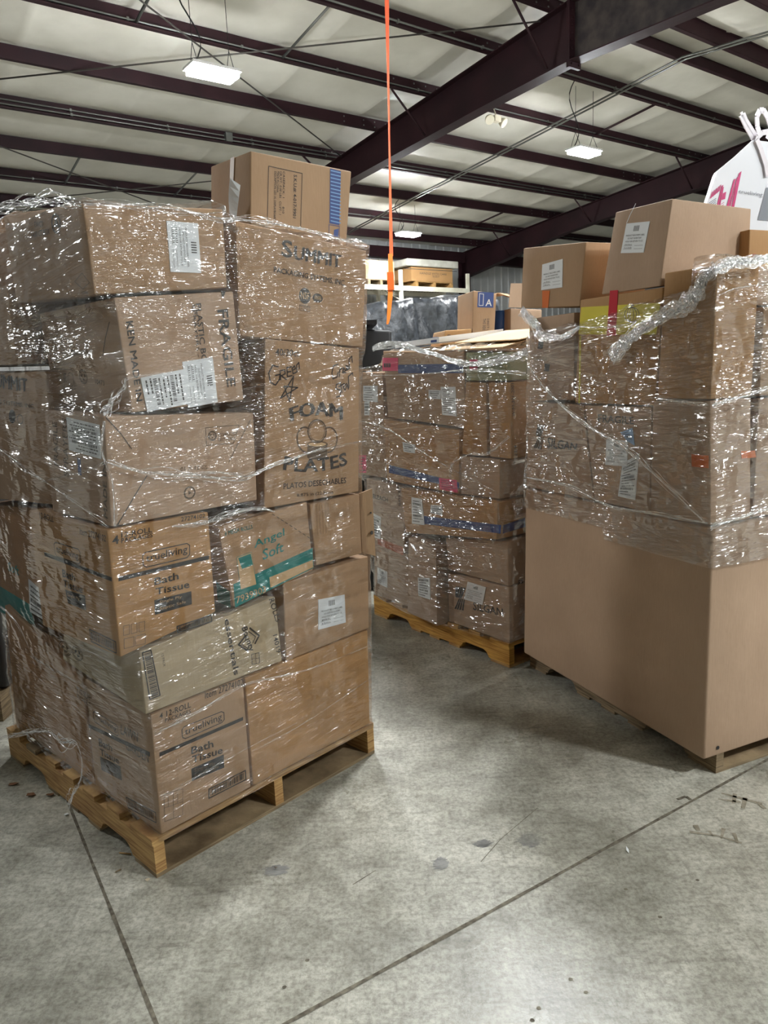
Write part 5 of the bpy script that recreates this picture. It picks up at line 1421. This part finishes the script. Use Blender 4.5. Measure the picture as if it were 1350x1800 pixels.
def zt_left(th): 
    x, y = cos(th), sin(th)
    return 2.075 + (.03 if x < 0 else -.03)
fw = film_wrap(SL, (.5, .56), lambda t: .125, zt_left, 'glossy clear stretch film wound around the left stack of cartons', FILM, seed=3, rim=.16)
nR, nL = -SL.e2, -SL.e1
strand(fw, pl(SL, 'R', [(186, 812), (250, 828), (330, 836), (420, 838), (480, 818), (560, 790), (640, 775)], -.015), [.03, .035, .05, .045, .035, .02, .01], 1, .012, nR)
strand(fw, pl(SL, 'L', [(-10, 780), (40, 815), (90, 850), (140, 885), (196, 925)], -.02), [.03, .035, .02, .02, .03], 2, .012, nL, 3)
strand(fw, pl(SL, 'L', [(60, 850), (110, 838), (150, 828), (188, 812)], -.02), [.01, .012, .012, .02], 3, .010, nL, 2)
strand(fw, pl(SL, 'R', [(182, 732), (196, 705), (215, 680), (226, 664), (300, 655)], -.01), [.05, .06, .04, .01, .008], 4, .010, nR, 5)
strand(fw, pl(SL, 'R', [(180, 740), (178, 790), (196, 850), (200, 925)], -.01), [.03, .02, .02, .03], 5, .008, nR, 4)
strand(fw, pl(SL, 'R', [(300, 925), (350, 918), (390, 908), (450, 893), (480, 900)], -.01), [.01, .04, .05, .035, .01], 6, .010, nR, 6)
strand(fw, pl(SL, 'R', [(270, 1290), (330, 1258), (430, 1205), (540, 1175), (648, 1135)], -.01), [.02, .03, .02, .012, .01], 7, .008, nR, 3)
strand(fw, pl(SL, 'R', [(440, 1320), (500, 1290), (580, 1240), (652, 1190)], -.01), [.01, .012, .01, .008], 8, .008, nR, 2)
strand(fw, pl(SL, 'R', [(280, 1400), (350, 1360), (420, 1322), (520, 1270)], -.01), [.012, .014, .012, .006], 9, .008, nR, 2)
strand(fw, pl(SL, 'R', [(145, 358), (240, 362), (330, 372), (395, 385), (470, 392), (560, 410), (640, 436)], -.0), [.03, .035, .03, .04, .03, .02, .02], 10, .004, nR, 5)
strand(fw, pl(SL, 'L', [(-10, 368), (40, 360), (90, 352), (145, 358)], -.0), [.04, .06, .06, .03], 11, .004, nL, 6)
strand(fw, pl(SL, 'L', [(-8, 1060), (30, 1090), (60, 1150), (78, 1165)], -.02), [.03, .03, .02, .01], 12, .008, nL, 3)
strand(fw, pl(SL, 'L', [(0, 1298), (40, 1288), (92, 1284), (112, 1300), (140, 1304), (150, 1330), (148, 1370), (134, 1395), (126, 1412)], -.05), [.02, .018, .012, .035, .015, .010, .012, .022, .028], 13, .02, nL, 4, name='dangling_film_tail')

fm = film_wrap(SM, (.48, .62), lambda t: .14, lambda t: 1.66 + (.01 if cos(t) < 0 else -.02), 'clear stretch film wound around the middle stack', FILM_M, seed=8, rim=.14, na=360)
nL = -SM.e1
strand(fm, pl(SM, 'L', [(632, 740), (680, 752), (730, 785), (780, 815), (830, 842), (870, 862)], -.02), [.02, .02, .015, .02, .015, .01], 21, .01, nL, 3)
strand(fm, pl(SM, 'L', [(792, 830), (800, 812), (830, 798), (860, 796), (898, 768)], -.03), [.03, .03, .02, .03, .015], 22, .012, nL, 4)
strand(fm, pl(SM, 'L', [(796, 812), (794, 840), (800, 855)], -.03), [.03, .03, .02], 23, .012, nL, 3)
strand(fm, pl(SM, 'L', [(655, 612), (700, 605), (760, 622), (830, 640), (900, 628), (928, 620)], -.02), [.05, .04, .03, .04, .06, .05], 24, .0, nL, 7)
strand(fm, pl(SM, 'L', [(655, 660), (740, 658), (830, 650), (925, 655)], -.02), [.01, .012, .03, .03], 25, .006, nL, 4)

def zt_right(th):
    x, y = cos(th) * .6, sin(th) * .6
    # high at the near right corner, lower towards the far left
    if y < -.0 and x > -.45: return 1.885
    t = (y + .45) / .9
    return 1.80 - .10 * min(1, max(0, t)) if x < 0 else 1.85
fg = film_wrap(SG, (.42, .56), lambda th: .83 + (.05 if cos(th) < 0 and sin(th) > 0 else 0), zt_right, 'crumpled clear stretch film around the upper half of the right stack', FILM_G, seed=14, rim=.05)
nL = -SG.e1; nR = -SG.e2
strand(fg, pl(SG, 'L', [(1076, 630), (1100, 602), (1125, 582), (1160, 562), (1200, 540), (1225, 515), (1240, 490), (1262, 470)], -.11), [.05, .06, .045, .05, .05, .06, .05, .04], 31, .012, nL, 9)
strand(fg, pl(SG, 'L', [(1078, 625), (1110, 575), (1120, 565), (1090, 572), (1030, 575), (1000, 570)], -.11), [.02, .02, .03, .02, .015, .01], 32, .008, nL, 3)
strand(fg, pl(SG, 'R', [(1255, 475), (1285, 462), (1320, 460), (1360, 455)], -.02), [.04, .05, .05, .04], 33, .004, nR, 7)
strand(fg, pl(SG, 'R', [(1262, 520), (1300, 505), (1360, 498)], -.02), [.01, .012, .01], 34, .004, nR, 3)
strand(fg, pl(SG, 'L', [(918, 545), (940, 570), (955, 588), (990, 592), (1020, 575)], -.10), [.06, .07, .06, .04, .02], 35, .006, nL, 7)
strand(fg, pl(SG, 'L', [(932, 645), (975, 700), (1040, 750), (1100, 790), (1160, 840), (1240, 918)], -.10), [.02, .03, .03, .035, .03, .02], 36, .006, nL, 5)
strand(fg, pl(SG, 'L', [(925, 838), (1000, 855), (1080, 890), (1160, 905), (1245, 918)], -.09), [.02, .03, .025, .03, .03], 37, .006, nL, 4)
strand(fg, pl(SG, 'R', [(1247, 925), (1290, 912), (1360, 890)], -.02), [.03, .035, .03], 38, .006, nR, 5)
strand(fg, pl(SG, 'L', [(1155, 700), (1200, 706), (1246, 712)], -.09), [.02, .03, .03], 39, .006, nL, 4)
strand(fg, pl(SG, 'R', [(1250, 712), (1290, 700), (1360, 680)], -.02), [.03, .03, .03], 40, .006, nR, 5)
